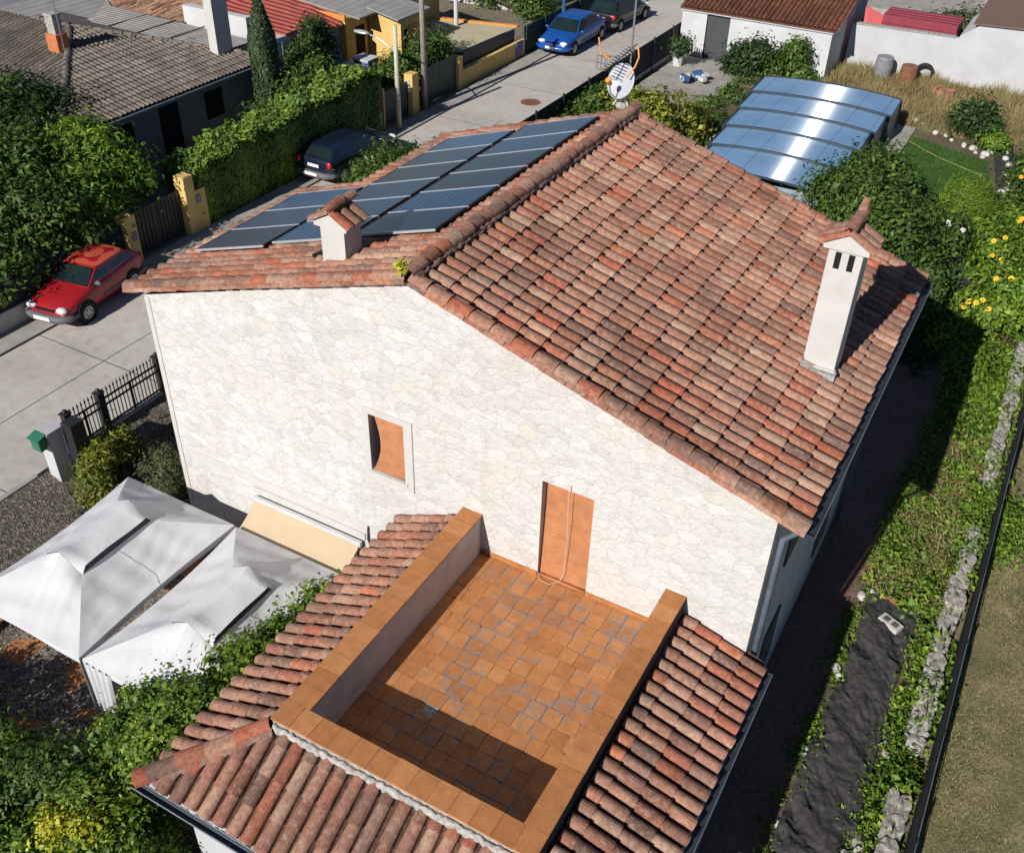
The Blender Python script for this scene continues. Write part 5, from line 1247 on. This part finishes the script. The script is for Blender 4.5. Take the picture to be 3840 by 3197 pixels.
for (x,y,r,h,mt,lb,nm) in ((5.35,41.2,.42,.95,'plastic_grey','grey plastic barrel against the white boundary wall','barrel'),(6.62,40.75,.40,.85,'rust','rusty brown barrel next to the grey barrel','barrel')):
    t=thing(nm,lb,'barrel',(x,y,GZ)); mb=MB(); mb.tube([(x,y,GZ),(x,y,GZ+.08),(x,y,GZ+h*.33),(x,y,GZ+h*.5),(x,y,GZ+h*.67),(x,y,GZ+h-.05),(x,y,GZ+h)],[r*.92,r*.97,r,r*1.03,r,r*.97,r*.9],18); mb.build('body',M[mt],t,smooth=False)
    mb=MB(); mb.tube([(x,y,GZ+h),(x,y,GZ+h+.03)],[r*.93,r*.9],18); mb.build('lid',M[mt],t)
t=thing('old_tyre','old black tyre leaning on the white wall','tyre',(7.2,41.6,GZ)); mb=MB(); mb.tube([Vector((7.2+.36*math.cos(a),41.75-.2*math.sin(a)*.5,GZ+.42+.36*math.sin(a))) for a in np.linspace(0,2*PI,22)],.085,8); mb.build('tread',M['tyre'],t,smooth=True)
mb=MB()
for (x,y) in ((8.15,39.9),(8.45,39.6),(8.75,39.75),(8.4,39.2),(8.8,39.3)): mb.obox((x,y,GZ+.22),(.34,.2,.44),RND.uniform(0,1),rx=RND.uniform(-.3,.3))
tag(mb.build('brick_pile',M['old_brick']),'heap of broken orange bricks in the dry grass','brick pile')

# telescopic pool enclosure
t=thing('pool_enclosure','telescopic blue polycarbonate pool enclosure with dark arched ribs','pool enclosure',(4.7,28.5,GZ))
ed=[34.25,32.0,29.85,27.75,25.6,23.2]
for i in range(5):
    x0=1.72+.10*i; x1=7.68-.20*i; zz=.40-.045*i; rise=.17
    cx_,cy_=4.7,28.6; ca,sa=math.cos(.036),math.sin(.036)
    def rot(x,y,z): return (cx_+(x-cx_)*ca-(y-cy_)*sa, cy_+(x-cx_)*sa+(y-cy_)*ca, z)
    def arc(u,y,dz=0): return rot(x0+(x1-x0)*u, y, zz+rise*(1-abs(2*u-1)**2.2)+dz)
    y1_,y0_=ed[i],ed[i+1]-.06
    mb=MB(); mb.grid(lambda u,v:arc(u,y0_+(y1_-y0_)*v),28,2); mb.build('roof_panel',M['polycarb'],t,smooth=True)
    for x in (x0,x1):
        mb=MB(); mb.quad(rot(x,y0_,GZ),rot(x,y1_,GZ),rot(x,y1_,zz),rot(x,y0_,zz)); mb.build('side_panel',M['poly_side'],t)
    mb=MB()
    for yy in (y0_,)+((y1_,) if i==0 else ()):
        mb.tube([arc(u,yy,.02) for u in np.linspace(0,1,25)],.048,6); mb.tube([rot(x0,yy,GZ),rot(x0,yy,zz)],.05,6); mb.tube([rot(x1,yy,GZ),rot(x1,yy,zz)],.05,6)
    for x in (x0,x1): mb.tube([rot(x,y0_,zz+.01),rot(x,y1_,zz+.01)],.04,6); mb.tube([rot(x,y0_,GZ+.05),rot(x,y1_,GZ+.05)],.04,6)
    mb.build('rib',M['gutter'],t)
mb=MB(); mb.box(1.3,22.6,GZ,8.3,34.8,GZ+.06); mb.build('plinth',M['pavement'],t)
mb=MB(); mb.quad(rot(2.12,23.14,GZ),rot(6.88,23.14,GZ),rot(6.88,23.14,.2),rot(2.12,23.14,.2)); mb.build('end_panel',M['poly_side'],t)

# rocks, wall, mesh fence and field on the right
def rock(c,s,seed,name,mat,label,group=None,cat='rock'):
    rr=random.Random(seed); mb=MB(); mb.ell((0,0,0),(1,1,1),12,9)
    ph=[rr.uniform(0,6) for _ in range(6)]
    mb.v=[tuple(Vector((x*s[0],y*s[1],z*s[2]))*(1+.10*math.sin(2*x+ph[0]+1.5*y)+.08*math.sin(3*y+ph[1]-2*z)+.06*math.sin(4*z+ph[2]+3*x))+Vector(c)) for x,y,z in mb.v]
    o=mb.build(name,mat,None,smooth=False); return tag(o,label,cat,group)
segs=[(-1.6,1.1),(2.3,4.3),(4.8,6.5),(6.55,8.7),(10.6,14.4),(14.8,17.5)]
for k,(a,b) in enumerate(segs):
    lb=['short pale stone wall stub nearest the camera along the black mesh fence','pale stone wall stretch beside the middle of the black weed fabric','grey rough stone wall stretch just past the far end of the weed fabric','pale stone wall stretch crowded by weeds on both sides','long pale stone wall stretch past the gap overgrown by weeds','farthest pale stone wall stretch by the yellow flower bushes'][k]
    t=thing('stone_wall',lb,'stone wall',(14.68,(a+b)/2,GZ),'stretches of the low stone garden wall')
    rr=random.Random(k); mb=MB(); y=a
    def stone(cx,cy,cz,sx,sy,sz):
        st=len(mb.v); mb.ell((0,0,0),(1,1,1),12,8); ph=[rr.uniform(0,6) for _ in range(4)]
        for q in range(st,len(mb.v)):
            v=Vector(mb.v[q]); e=1/max(.60,max(abs(v.x),abs(v.y),abs(v.z)))  # squarish block
            v=v*min(1.42,e); f=1+.07*math.sin(4*v.x+ph[0]+3*v.y)+.06*math.sin(5*v.y+ph[1]+3*v.z)+.05*math.sin(9*v.x+7*v.y+ph[2])
            v.z=min(v.z,.72+.05*math.sin(6*v.x+5*v.y+ph[3])); mb.v[q]=(cx+v.x*sx*f,cy+v.y*sy*f,cz+v.z*sz*f)
    while y<b:
        ln=rr.uniform(.22,.62)
        if rr.random()<.35:
            for dx in (-.10,.09): stone(14.69+dx,y+ln/2,GZ+.2+rr.uniform(-.06,.05),rr.uniform(.08,.12),ln*.52,.16+rr.uniform(-.03,.05))
        else: stone(14.69+rr.uniform(-.03,.03),y+ln/2,GZ+.19,rr.uniform(.14,.19),ln*.53,.17+rr.uniform(-.03,.03))
        y+=ln*.92
    mb.box(14.57,a+.1,GZ,14.81,b-.1,GZ+.20)
    mb.build('masonry',M['rock'],t)
for k in range(14):
    x,y=RND.uniform(14.15,14.8),RND.uniform(-1.5,4.5); s=RND.uniform(.05,.13)
    rock((x,y,GZ+s*.4),(s,s*RND.uniform(.8,1.4),s*.7),200+k,'stone',M['rock_white'] if k%5==0 else M['rock'],'small pale stone among the weeds beside the weed fabric','small stones along the weed fabric','stone')
for k,(x,y,s) in enumerate(((13.02,3.6,.09),(13.05,1.45,.08),(13.1,3.45,.06),(12.98,5.75,.10),(13.14,5.95,.09),(13.3,5.9,.08),(13.06,-.2,.07))):
    rock((x,y,GZ+s*.5),(s,s*1.3,s*.8),300+k,'stone',M['rock_white'],'white stone holding down the edge of the weed fabric by the path','white stones along the path edge of the weed fabric','stone')
for k in range(48):
    a=k/48; pts=[(-.9,25.9),(1.1,28.4),(1.2,34.9),(5,35.4),(8.1,35.6),(10.2,33.9),(11.4,33.0),(11.9,34.6),(12.6,30.2),(12.3,27)]
    i=int(a*9); f=a*9-i; x=pts[i][0]+(pts[i+1][0]-pts[i][0])*f+RND.uniform(-.18,.18); y=pts[i][1]+(pts[i+1][1]-pts[i][1])*f+RND.uniform(-.18,.18); s=RND.uniform(.07,.17)
    rock((x,y,GZ+s*.4),(s,s*RND.uniform(.8,1.3),s*.75),400+k,'stone',M['rock_white'],'whitish stone in the row edging the back garden beds','stones edging the back garden beds','stone')
t=thing('cement_block','pale hollow cement block lying on the black weed fabric','block',(13.66,5.2,GZ))
mb=MB(); mb.obox((13.68,5.22,GZ+.10),(.46,.24,.16),-.45); mb.build('body',M['block'],t,bevel=.01); mb=MB(); 
for d in (-.1,.1): mb.obox((13.68+d*math.cos(-.45),5.22+d*math.sin(-.45),GZ+.182),(.13,.13,.006),-.45)
mb.build('hollow',M['joint'],t)
t=thing('hollow_brick','orange hollow brick beside the cement block','brick',(13.55,5.9,GZ)); mb=MB(); mb.obox((13.55,5.88,GZ+.08),(.30,.15,.13),-.3); mb.build('body',M['brick'],t,bevel=.006); mb=MB(); mb.obox((13.55,5.88,GZ+.147),(.27,.03,.006),-.3); mb.build('groove',M['joint'],t)
t=thing('weed_fabric','crumpled black weed fabric laid over the long garden bed','weed fabric',(13.6,2,GZ))
def fabf(u,v):
    x=13.08+1.08*u+.05*math.sin(v*9)*(1-2*u); y=-8+13.9*v
    return (x,y,GZ+.07+.05*math.sin(PI*u)+.026*math.sin(7*x+4*y+1.5*math.sin(3*y))-.11*abs(mnoise.noise(Vector((x*2.6+y*.9,y*1.5-x*.6,3))))-.06*abs(mnoise.noise(Vector((x*6+y*3,y*4,7))))+.02*mnoise.noise(Vector((x*17,y*15,1)))+.045)
mb=MB(); mb.grid(fabf,48,420); mb.build('sheet',M['fabric'],t,smooth=True)
t=thing('black_mesh_fence','black screened wire mesh fence along the dry grass field','fence',(15,2,GZ))
mb=MB(); mb.grid(lambda u,v:(14.99+.012*math.sin(40*v)+.02*u,-8+30*v,GZ+1.05*u),2,120); mb.build('screen',M['darkgrey'],t,smooth=True)
for y in np.arange(-7,22,2.3):
    mb=MB(); mb.tube([(15.03,y,GZ),(15.03,y,.28)],.022,6); mb.build('post',M['black'],t)
mb=MB(); mb.tube([(15.03,-8,.2),(15.03,22,.2)],.010,5,0); mb.tube([(15.0,-8,.17),(15.0,22,.17)],.016,5,1); mb.build('top_wire',[M['steel'],M['black']],t)

# ================================================================== PLANTS
# trees across the street
tree('broadleaf_tree','large dark broadleaf tree leaning over the street behind the red hatchback','tree',(-11.0,4.6,0),
     [((-10.6,5.6,1.9),(1.3,1.5,1.1)),((-11.9,4.2,2.2),(1.5,1.6,1.2)),((-12.4,6.2,2.4),(1.4,1.3,1.2)),((-10.4,3.4,1.3),(1.0,1.3,.9)),((-13.4,4.6,2.2),(1.3,1.4,1.2))],30000,.16,M['leaf'],r0=.16,seed=1,clump=.26)
tree('broadleaf_tree','dark broadleaf tree at the far left, in front of the grey hip roof','tree',(-14.6,7.6,0),
     [((-14.2,8.2,2.2),(1.5,1.3,1.2)),((-15.8,8.6,2.3),(1.5,1.4,1.2)),((-16.2,10.0,2.3),(1.3,1.2,1.0)),((-13.6,6.6,1.6),(1.2,1.3,1.2)),((-18,10.6,2.0),(1.5,1.2,1.1))],26000,.17,M['leaf_dark'],r0=.15,seed=2,clump=.28)
tree('feathery_tree','feathery bright green tree in front of the eaves of the grey hip roof','tree',(-11.4,8.3,0),
     [((-11.3,8.2,2.3),(1.1,1.0,1.1)),((-12.2,8.6,2.6),(1.0,.9,.8)),((-10.7,8.7,2.0),(.8,.6,.9)),((-10.5,7.4,1.8),(.8,.8,.9))],17000,.20,M['leaf_bright'],r0=.10,seed=3,clump=.22,aspect=.3)
t=thing('cypress_tree','tall narrow dark green cypress beside the grey hip roof','tree',(-12.8,17.8,0))
def cypress():
    rng=np.random.default_rng(5); n=11000; h=rng.uniform(0,1,n)**.9; a=rng.uniform(0,2*PI,n)
    r=.50*np.minimum(1,(1-h)*3.0+.12)*np.minimum(1,.55+h*2)*rng.uniform(.80,1.04,n)
    P=np.column_stack([-12.8+r*np.cos(a),17.8+r*np.sin(a),.15+h*5.0]); nn=np.column_stack([np.cos(a),np.sin(a),np.full(n,.35)])+rng.normal(size=(n,3))*.35
    V,F=leaf_arrays(P,nn,.16,.06,rng); np_mesh('crown',V,F,M['leaf_cypress'],t,np.clip(.5+.25*np.sin(a*3+h*9)+rng.normal(size=n)*.2,0,1))
    mb=MB(); mb.tube([(-12.8,17.8,-.05),(-12.8,17.8,4.9)],[.12,.03],8); mb.tube([(-12.8,17.8,.3),(-12.8,17.8,3.2),(-12.8,17.8,4.9)],[.36,.36,.06],10); mb.build('trunk',M['bark'],t)
cypress()
tree('conifer_bush','loose dark conifer rising behind the clipped hedge','tree',(-13.4,21.3,0),[((-13.2,21.3,1.2),(.9,.9,1.1)),((-13.4,21.6,2.4),(.55,.55,.9)),((-12.4,20.6,1.0),(.8,.8,.9)),((-13.8,22.2,2.0),(.6,.6,1.0)),((-12.7,20.2,1.7),(.9,.8,1.0)),((-13.0,20.9,2.9),(.35,.35,.6)),((-14.6,21.6,1.4),(.7,.7,.9))],17000,.15,M['leaf_dark'],seed=6,clump=.2,aspect=.4)
tree('garden_shrub','bushy green shrub between the cypress and the hedge','shrub',(-11.9,18.2,0),[((-11.9,18.2,1.2),(.9,1.0,1.0)),((-11.3,19.6,1.5),(.8,.9,.8)),((-12.0,16.4,.9),(.6,.8,.8)),((-11,17.4,1.6),(.6,.9,.6)),((-11.5,19.1,1.9),(.7,.8,.8)),((-12.4,18.9,1.5),(.6,.6,.9))],17000,.14,M['leaf'],seed=7,clump=.2)
tree('garden_shrub','tall green shrub leaning over the dark green yard gate','shrub',(-10.6,23.6,0),[((-10.6,23.4,1.4),(.6,.8,.6)),((-10.4,24.6,1.6),(.5,.7,.6)),((-10.9,22.4,1.1),(.5,.5,.6)),((-10.3,25.6,1.8),(.5,.5,.5))],7500,.14,M['leaf'],seed=8,clump=.2)
tree('garden_shrub','wispy grey green shrub at the near corner of the beige terrace roof','shrub',(-10.8,26.6,.2),[((-10.8,26.5,1.5),(.5,.5,.8)),((-11.4,26.2,1.4),(.5,.4,.8))],2600,.16,M['leaf_grey'],seed=9,clump=.25,aspect=.25)
tree('climbing_plant','green climbing plant in front of the far white house','plant',(-13.3,38.0,0),[((-13.4,38.0,.8),(.8,.5,.8)),((-12.2,37.6,.6),(.7,.5,.6)),((-15.2,38.1,.9),(.6,.4,.9)),((-11.4,37.0,.9),(.8,.8,.6)),((-17.6,38.0,1.2),(1.2,.5,1.0))],7000,.2,M['leaf'],seed=10,clump=.25)
tree('street_shrub','grey green shrub at the left eaves of the stone house, beside the dark navy hatchback','shrub',(-5.6,15.8,-.3),[((-5.9,14.6,.5),(.8,.8,.8)),((-6.2,15.9,.7),(.8,.9,.8)),((-6.0,17.2,.5),(.7,.9,.6)),((-5.4,18.4,.4),(.6,.8,.5)),((-5.0,13.6,.1),(.8,.8,.6))],14000,.12,M['leaf'],seed=11,clump=.2)
# bushes behind the iron fence
tree('broom_bush','upright yellow green bush right behind the white gate pillar','shrub',(-2.75,.15,-.5),[((-2.9,.1,.15),(.42,.5,.55)),((-2.5,-.4,-.1),(.45,.4,.45)),((-2.9,.75,.1),(.35,.35,.5))],8500,.11,M['leaf_yellow'],seed=12,clump=.12,aspect=.3)
tree('rosemary_bush','grey green rosemary bush against the left corner of the stone gable','shrub',(-1.3,.7,GZ),[((-1.5,.8,-.1),(.55,.55,.6)),((-.85,.3,-.25),(.5,.45,.5)),((-.5,1.1,.0),(.4,.5,.6))],12000,.10,M['leaf_grey'],seed=13,clump=.12,aspect=.22)
tree('yellow_bush','small yellow bush between the iron fence and the house corner','shrub',(-.75,1.9,GZ),[((-.75,1.9,-.1),(.35,.4,.6))],2500,.10,M['leaf_yellow'],seed=14,clump=.12,aspect=.3)
# foreground climber and shrubs beside the annex
tree('climbing_vine','bright green climbing vine growing over the left eaves of the annex','climber',(4.9,-3.4,GZ),
     [((5.15,-1.9,1.75),(.32,.55,.35)),((5.05,-2.8,1.8),(.4,.6,.4)),((4.9,-3.7,1.7),(.55,.6,.5)),((4.75,-4.6,1.55),(.65,.6,.6)),((4.95,-5.3,1.45),(.55,.5,.6)),((4.4,-5.2,.8),(.7,.6,.8)),((4.0,-4.7,1.2),(.65,.55,.5)),((3.7,-5.2,1.0),(.45,.4,.4))],34000,.085,M['leaf_vine'],r0=.05,seed=15,clump=.11,per=60,aspect=.62,up=.6)
tree('round_shrub','bright yellow green shrub under the front corner of the annex roof','shrub',(4.7,-6.6,GZ),
     [((4.75,-6.4,.35),(.85,.75,.85)),((4.0,-6.1,.5),(.7,.6,.75)),((5.2,-6.9,.0),(.9,.6,.7)),((3.6,-6.9,.0),(.8,.7,.7))],34000,.085,M['leaf_vine'],r0=.06,seed=16,clump=.11,per=60,aspect=.5)
tree('dark_shrub','wide dark green shrub at the lower left, beyond the yellow green shrub','shrub',(2.2,-6.3,GZ),
     [((1.3,-6.2,.1),(.9,.6,.7)),((2.3,-6.3,.2),(.9,.7,.75)),((3.2,-6.0,.3),(.7,.6,.8)),((1.4,-7.4,-.2),(1.0,.8,.6)),((2.6,-7.4,-.1),(1.0,.8,.7)),((.3,-6.8,-.2),(.9,.7,.6)),((3.2,-8.0,-.2),(1.0,.8,.6)),((4.4,-8.0,-.2),(1.0,.8,.6))],44000,.09,M['leaf'],r0=.06,seed=17,clump=.13,per=60,aspect=.5)
tree('low_bush','low dark bush at the left edge beyond the tent with bare soil beside it','shrub',(.2,-5.6,GZ),[((.0,-5.7,-.2),(.8,.5,.5)),((-.9,-6.1,-.2),(.8,.6,.5))],7000,.09,M['leaf_dark'],seed=18,clump=.14)
crown_tip=tree('golden_shoots','golden yellow leafy shoots on top of the yellow green shrub','plant',(4.2,-6.75,GZ),[((4.05,-6.75,1.05),(.26,.20,.13)),((4.4,-6.6,1.1),(.2,.16,.12))],1300,.085,M['leaf_gold'],seed=19,clump=.1,r0=.02)
# right garden
tree('fig_tree','leafy green fruit tree between the roof edge and the pool enclosure','tree',(9.2,20.4,GZ),
     [((8.4,22.6,1.0),(1.0,1.1,.9)),((9.2,20.6,1.0),(1.2,1.1,1.1)),((10.1,19.2,.8),(1.1,1.0,1.0)),((8.9,24.2,.9),(.9,.8,.9)),((10.3,21.6,.5),(.9,1.0,.8)),((7.7,21.6,.9),(.8,.8,.8)),((9.6,17.8,.6),(.9,.8,.8))],34000,.15,M['leaf'],r0=.13,seed=20,clump=.26,aspect=.55)
tree('garden_shrub','rounded green shrub just past the far corner of the red tile roof','shrub',(10.8,17.0,GZ),[((10.6,17.0,.1),(1.0,.9,.8)),((11.6,17.6,.0),(.7,.7,.6)),((11.4,18.8,.1),(.7,.7,.7))],12000,.13,M['leaf'],seed=21,clump=.2)
t=thing('grass_clump','round clump of fine pale green grass on the lawn','ornamental grass',(11.6,27.2,GZ))
crown('foliage',[((11.6,27.2,GZ+.35),(.85,.85,.75))],9000,.34,M['leaf_bright'],t,seed=22,clump=.16,aspect=.07,up=.2,zmin=GZ+.02)
mb=MB(); mb.tube([(11.6,27.2,GZ-.03),(11.6,27.2,GZ+.4)],[.2,.08],8); mb.build('stem',M['bark'],t)
def flowers(parent, pts, mat, s=.11, seed=0, name='flower'):
    rr=random.Random(seed)
    for (x,y,z) in pts:
        mb=MB(); c=Vector((x,y,z)); nrm=Vector((rr.uniform(-.4,.3),rr.uniform(-.9,-.3),.8)).normalized(); u=nrm.orthogonal().normalized(); w=nrm.cross(u)
        for k in range(9):
            a=2*PI*k/9+rr.uniform(-.1,.1); d=u*math.cos(a)+w*math.sin(a); e=nrm.cross(d)
            mb.add([c+d*s*.15-e*s*.1,c+d*s*.6-e*s*.24+nrm*.01,c+d*s*1.05,c+d*s*.6+e*s*.24+nrm*.01,c+d*s*.15+e*s*.1],[(0,1,2,3,4)])
        mb.ell(c+nrm*.012,(s*.28,s*.28,s*.16),8,5,1)
        mb.build(name,[mat,M['rust']],parent)
def flower_bush(label,base,blobs,n,seed,k,mat='petal_yellow',leafm='leaf'):
    t=tree('flower_bush',label,'flowering plant',base,blobs,n,.14,M[leafm],seed=seed,clump=.22,aspect=.6,r0=.05)
    rr=random.Random(seed); pts=[]
    for _ in range(k):
        b=rr.choice(blobs); a=rr.uniform(0,2*PI); e=rr.uniform(.2,1.2)
        pts.append((b[0][0]+b[1][0]*math.cos(a)*math.cos(e)*1.05,b[0][1]+b[1][1]*(math.sin(a)*math.cos(e)*.7-.4)*1.05,b[0][2]+b[1][2]*abs(math.sin(e))*1.1+.08))
    flowers(t,pts,M[mat],.095,seed); return t
flower_bush('tall sunflower bush at the right edge, nearest the stone wall',(14.1,17.8,GZ),[((14.0,19.0,.2),(.8,.9,.8)),((14.6,20.6,.4),(.9,.9,.9)),((13.4,18.2,-.1),(.6,.7,.6)),((15.3,19.4,.3),(.7,.8,.8))],15000,30,22,leafm='leaf_bright')
flower_bush('sunflower bush behind the nearest one by the garden path',(14.0,23.5,GZ),[((14.0,23.4,.2),(.9,1.0,.8)),((13.4,22.0,.0),(.7,.8,.7)),((15,24.2,.4),(.9,1.0,.9))],12000,31,18,leafm='leaf_bright')
flower_bush('farthest sunflower bush at the right edge beside the lawn',(13.9,28.4,GZ),[((13.8,28.4,.2),(.9,1.1,.8)),((14.9,29.4,.3),(.9,1.0,.9)),((13.3,30.6,-.1),(.7,.8,.6))],11000,32,14)
flower_bush('white flowering bush beside the leafy fruit tree',(11.3,22.3,GZ),[((11.2,22.4,.0),(.6,.6,.6)),((11.6,23.0,-.1),(.4,.5,.5))],4500,33,6,'petal_white')
tree('low_plant','broad leaved low plant beside the garden path','plant',(12.5,24.6,GZ),[((12.5,24.6,-.5),(.7,.6,.4))],1600,.24,M['leaf_bright'],seed=34,clump=.2,aspect=.8,r0=.02)
tree('low_plant','bright green low plant in the sun by the end of the house shadow','plant',(12.8,16.9,GZ),[((12.7,16.9,-.45),(.7,.6,.35)),((13.3,15.9,-.5),(.5,.6,.35))],4200,.13,M['leaf_bright'],seed=35,clump=.16,r0=.02)
tree('orange_tree','glossy citrus shrub with yellow fruit behind the ridge end of the roof','tree',(-1.2,27.0,GZ),[((-1.2,27.2,.2),(1.0,1.0,.9)),((-.2,26.2,.0),(.8,.8,.8)),((-2.4,27.6,.0),(.9,.9,.8)),((.3,28.0,-.1),(.7,.9,.7))],13000,.17,M['leaf_yellow'],seed=36,clump=.22,aspect=.55)
t=bpy.data.objects.get('orange_tree'); 
for (x,y,z) in ((-.3,25.5,.3),(.2,25.6,.1),(-1.3,26.2,.7),(-.9,26.3,.2),(.4,27.2,.4)):
    mb=MB(); mb.ell((x,y,z),(.08,.08,.08),10,7); mb.build('fruit',M['petal_yellow'],t,smooth=True)
tree('garden_shrub','green shrub beside the far end of the dark screened street fence','shrub',(-3.4,27.5,GZ),[((-3.5,27.2,.0),(.7,1.0,.7)),((-3.6,29.2,-.1),(.7,.9,.6)),((-3.3,25.4,-.2),(.7,.9,.6))],9000,.15,M['leaf'],seed=37,clump=.22)
tree('garden_shrub','airy olive green shrub left of the dark ivy bush by the white shed','shrub',(-.3,37.4,GZ),[((-.5,37.3,.0),(.8,.6,.7)),((.2,37.5,.3),(.6,.5,.6)),((-.9,37.6,-.2),(.5,.5,.5))],5200,.17,M['leaf_dark'],seed=38,clump=.22)
tree('ivy_bush','rounded dark ivy bush against the white shed wall','shrub',(1.6,38.4,GZ),[((1.6,38.3,-.1),(.8,.5,.7)),((1.7,38.4,.4),(.5,.4,.6)),((2.3,37.9,-.4),(.6,.5,.4)),((.9,37.7,-.3),(.5,.5,.5))],6500,.16,M['leaf'],seed=39,clump=.2)
tree('young_tree','small dark green young tree in the dry grass by the lawn corner','tree',(10.5,34.9,GZ),[((10.5,34.9,.2),(.7,.7,.6)),((10.9,34.6,-.1),(.5,.5,.5)),((10.1,35.1,-.1),(.5,.5,.5))],5000,.15,M['leaf_dark'],seed=40,clump=.2)
tree('low_plant','small green plant among the white edging stones of the lawn','plant',(11.6,34.0,GZ),[((11.6,34.0,-.5),(.5,.5,.4))],1500,.14,M['leaf_bright'],seed=41,clump=.16,r0=.02)
tree('wild_bush','grey green wild bush behind the maroon trailer','shrub',(7.6,47.2,GZ),[((7.4,47.0,.2),(1.3,1.0,1.0)),((8.6,46.4,.4),(.9,.9,1.1)),((5.6,47.5,-.1),(1.0,.8,.7)),((8.3,44.6,.0),(.5,.9,.9))],8000,.2,M['leaf_grey'],seed=42,clump=.28)
t=thing('slim_sapling','slim bare sapling with a dark support stake beside the pool enclosure','sapling',(.3,26.6,GZ)); mb=MB(); mb.tube([(.3,26.6,GZ),(.33,26.6,.6),(.36,26.55,1.5)],[.045,.035,.015],7); mb.tube([(.34,26.6,.5),(.6,26.6,1.0),(.85,26.5,1.35)],[.025,.018,.008],6); mb.build('stem',M['bark'],t); crown('foliage',[((.8,26.5,1.35),(.3,.3,.2)),((.35,26.5,1.5),(.2,.2,.2))],350,.11,M['leaf_yellow'],t,seed=43,clump=.1)
t=thing('potted_plant','dark leafy plant in a white pot on the slab by the white shed','potted plant',(-3.7,37.2,GZ)); mb=MB(); mb.tube([(-3.7,37.2,GZ),(-3.7,37.2,GZ+.55)],[.22,.28],14); mb.build('pot',M['whitebuild'],t); crown('foliage',[((-3.6,37.2,.15),(.45,.45,.45))],1300,.15,M['leaf_dark'],t,seed=44,clump=.15)
mb=MB(); rr=random.Random(3)
for k in range(9): mb.obox((-2.2+rr.uniform(-.5,.6),35.2+rr.uniform(-.5,.5),GZ+.15+rr.uniform(0,.18)),(rr.uniform(.2,.5),rr.uniform(.2,.5),rr.uniform(.1,.3)),rr.uniform(0,3),0 if k%3 else 1,rx=rr.uniform(-.3,.3))
tag(mb.build('rubble_bags',[M['whitebuild'],M['bluepaint']],bevel=.03),'heap of white and blue building bags on the slab before the white shed','bags')
t=thing('garden_hose','thin yellow garden hose stretched across the far end of the lawn','hose',(9,32,GZ)); mb=MB(); mb.tube([(8.2,33.2,GZ+.03),(9.0,32.5,GZ+.03),(9.9,31.8,GZ+.03),(11.0,31.2,GZ+.03),(11.6,30.9,GZ+.03)],.013,6); mb.build('pipe',M['straw_pipe'],t)

# ground cover nobody could count
def stuff(o,label): o['label']=label; o['category']='ground cover'; return o
stuff(weeds('weeds',[(13.0,5.9),(14.55,5.6),(14.55,17.5),(13.2,17.5)],26000,.42,.12,M['leaf_bright'],seed=1),'mixed green weeds filling the bed between the path and the stone wall')
stuff(weeds('weeds',[(14.05,-4),(14.9,-4),(14.95,5.6),(14.2,5.6)],11000,.30,.075,M['leaf_bright'],seed=2),'bright green weeds along the stone wall beside the weed fabric')
stuff(weeds('weeds',[(12.9,-4),(13.12,-4),(13.12,6.2),(12.9,6.2)],3200,.22,.07,M['leaf_bright'],seed=3),'narrow strip of green weeds between the path and the weed fabric')
stuff(weeds('weeds',[(14.42,-2.5),(14.72,-2.5),(14.95,4),(14.95,17.5),(14.5,17.5)],6500,.62,.11,M['leaf_bright'],seed=14),'weeds growing up and over the stone garden wall')
stuff(weeds('weeds',[(14.5,8.3),(15.7,8.3),(15.7,10.4),(14.5,10.6)],5200,.5,.09,M['leaf_bright'],seed=4),'green weeds overgrowing the gap in the stone wall')
stuff(weeds('weeds',[(13.1,6.1),(14.5,6.0),(14.5,12.5),(13.3,13)],17000,.40,.17,M['straw'],seed=5,aspect=.10),'brownish dry weeds among the green ones')
stuff(weeds('weeds',[(12.2,17.5),(15.5,17.5),(15.5,34),(12.7,34)],16000,.4,.16,M['leaf_bright'],seed=6),'green undergrowth below the sunflower bushes')
stuff(weeds('weeds',[(-4.2,20),(6,22.6),(1.2,24),(1.0,34),(3.0,36.5),(-.5,37),(-.8,31.5),(-4.2,32)],16000,.45,.15,M['leaf'],seed=7),'green undergrowth between the roof ridge and the pool enclosure')
stuff(weeds('weeds',[(7.5,15),(12.4,15),(12.4,22),(7.5,24)],9000,.4,.14,M['leaf_dark'],seed=8),'dark undergrowth below the fruit tree')
stuff(weeds('weeds',[(-3.6,8),(-.3,8),(-.3,-2.6),(-3.3,-.6)],11000,.50,.10,M['leaf_dark'],z=-.55,seed=9),'low dark undergrowth behind the iron fence')
stuff(weeds('weeds',[(-2,-10),(6.5,-10),(5.6,-5.9),(-1.5,-5.3)],16000,.45,.10,M['leaf_dark'],seed=10),'low dark undergrowth in the lower left garden')
stuff(blades('dry_grass',[(15.1,-6),(22,-6),(22,14),(15.15,14)],120000,.10,.013,M['straw_field'],seed=1,lean=.7),'short dry grass of the field beyond the black mesh fence')
stuff(blades('dry_grass',[(15.15,14),(26,14),(26,34),(15.15,34)],20000,.25,.02,M['straw_field'],seed=2),'dry grass in the far part of the field')
stuff(blades('dry_grass',[(3.2,35.2),(11,34.6),(12.2,35.5),(24,33),(24,41.9),(3.2,41.9)],42000,.55,.03,M['straw'],seed=3,lean=.35),'tall dry straw coloured grass before the white boundary wall')
stuff(blades('lawn_grass',[(7.2,24),(12.4,24.0),(12.5,27),(11.6,32.6),(8.0,33.9),(7.8,33.9)],30000,.09,.02,M['turf'],seed=4,z=GZ+.008),'short green lawn grass beside the pool enclosure')
stuff(blades('meadow_grass',[(-60,12),(-30,14),(-30,32),(-60,40)],12000,.4,.06,M['straw_field'],seed=5,z=0),'rough grass at the far upper left')
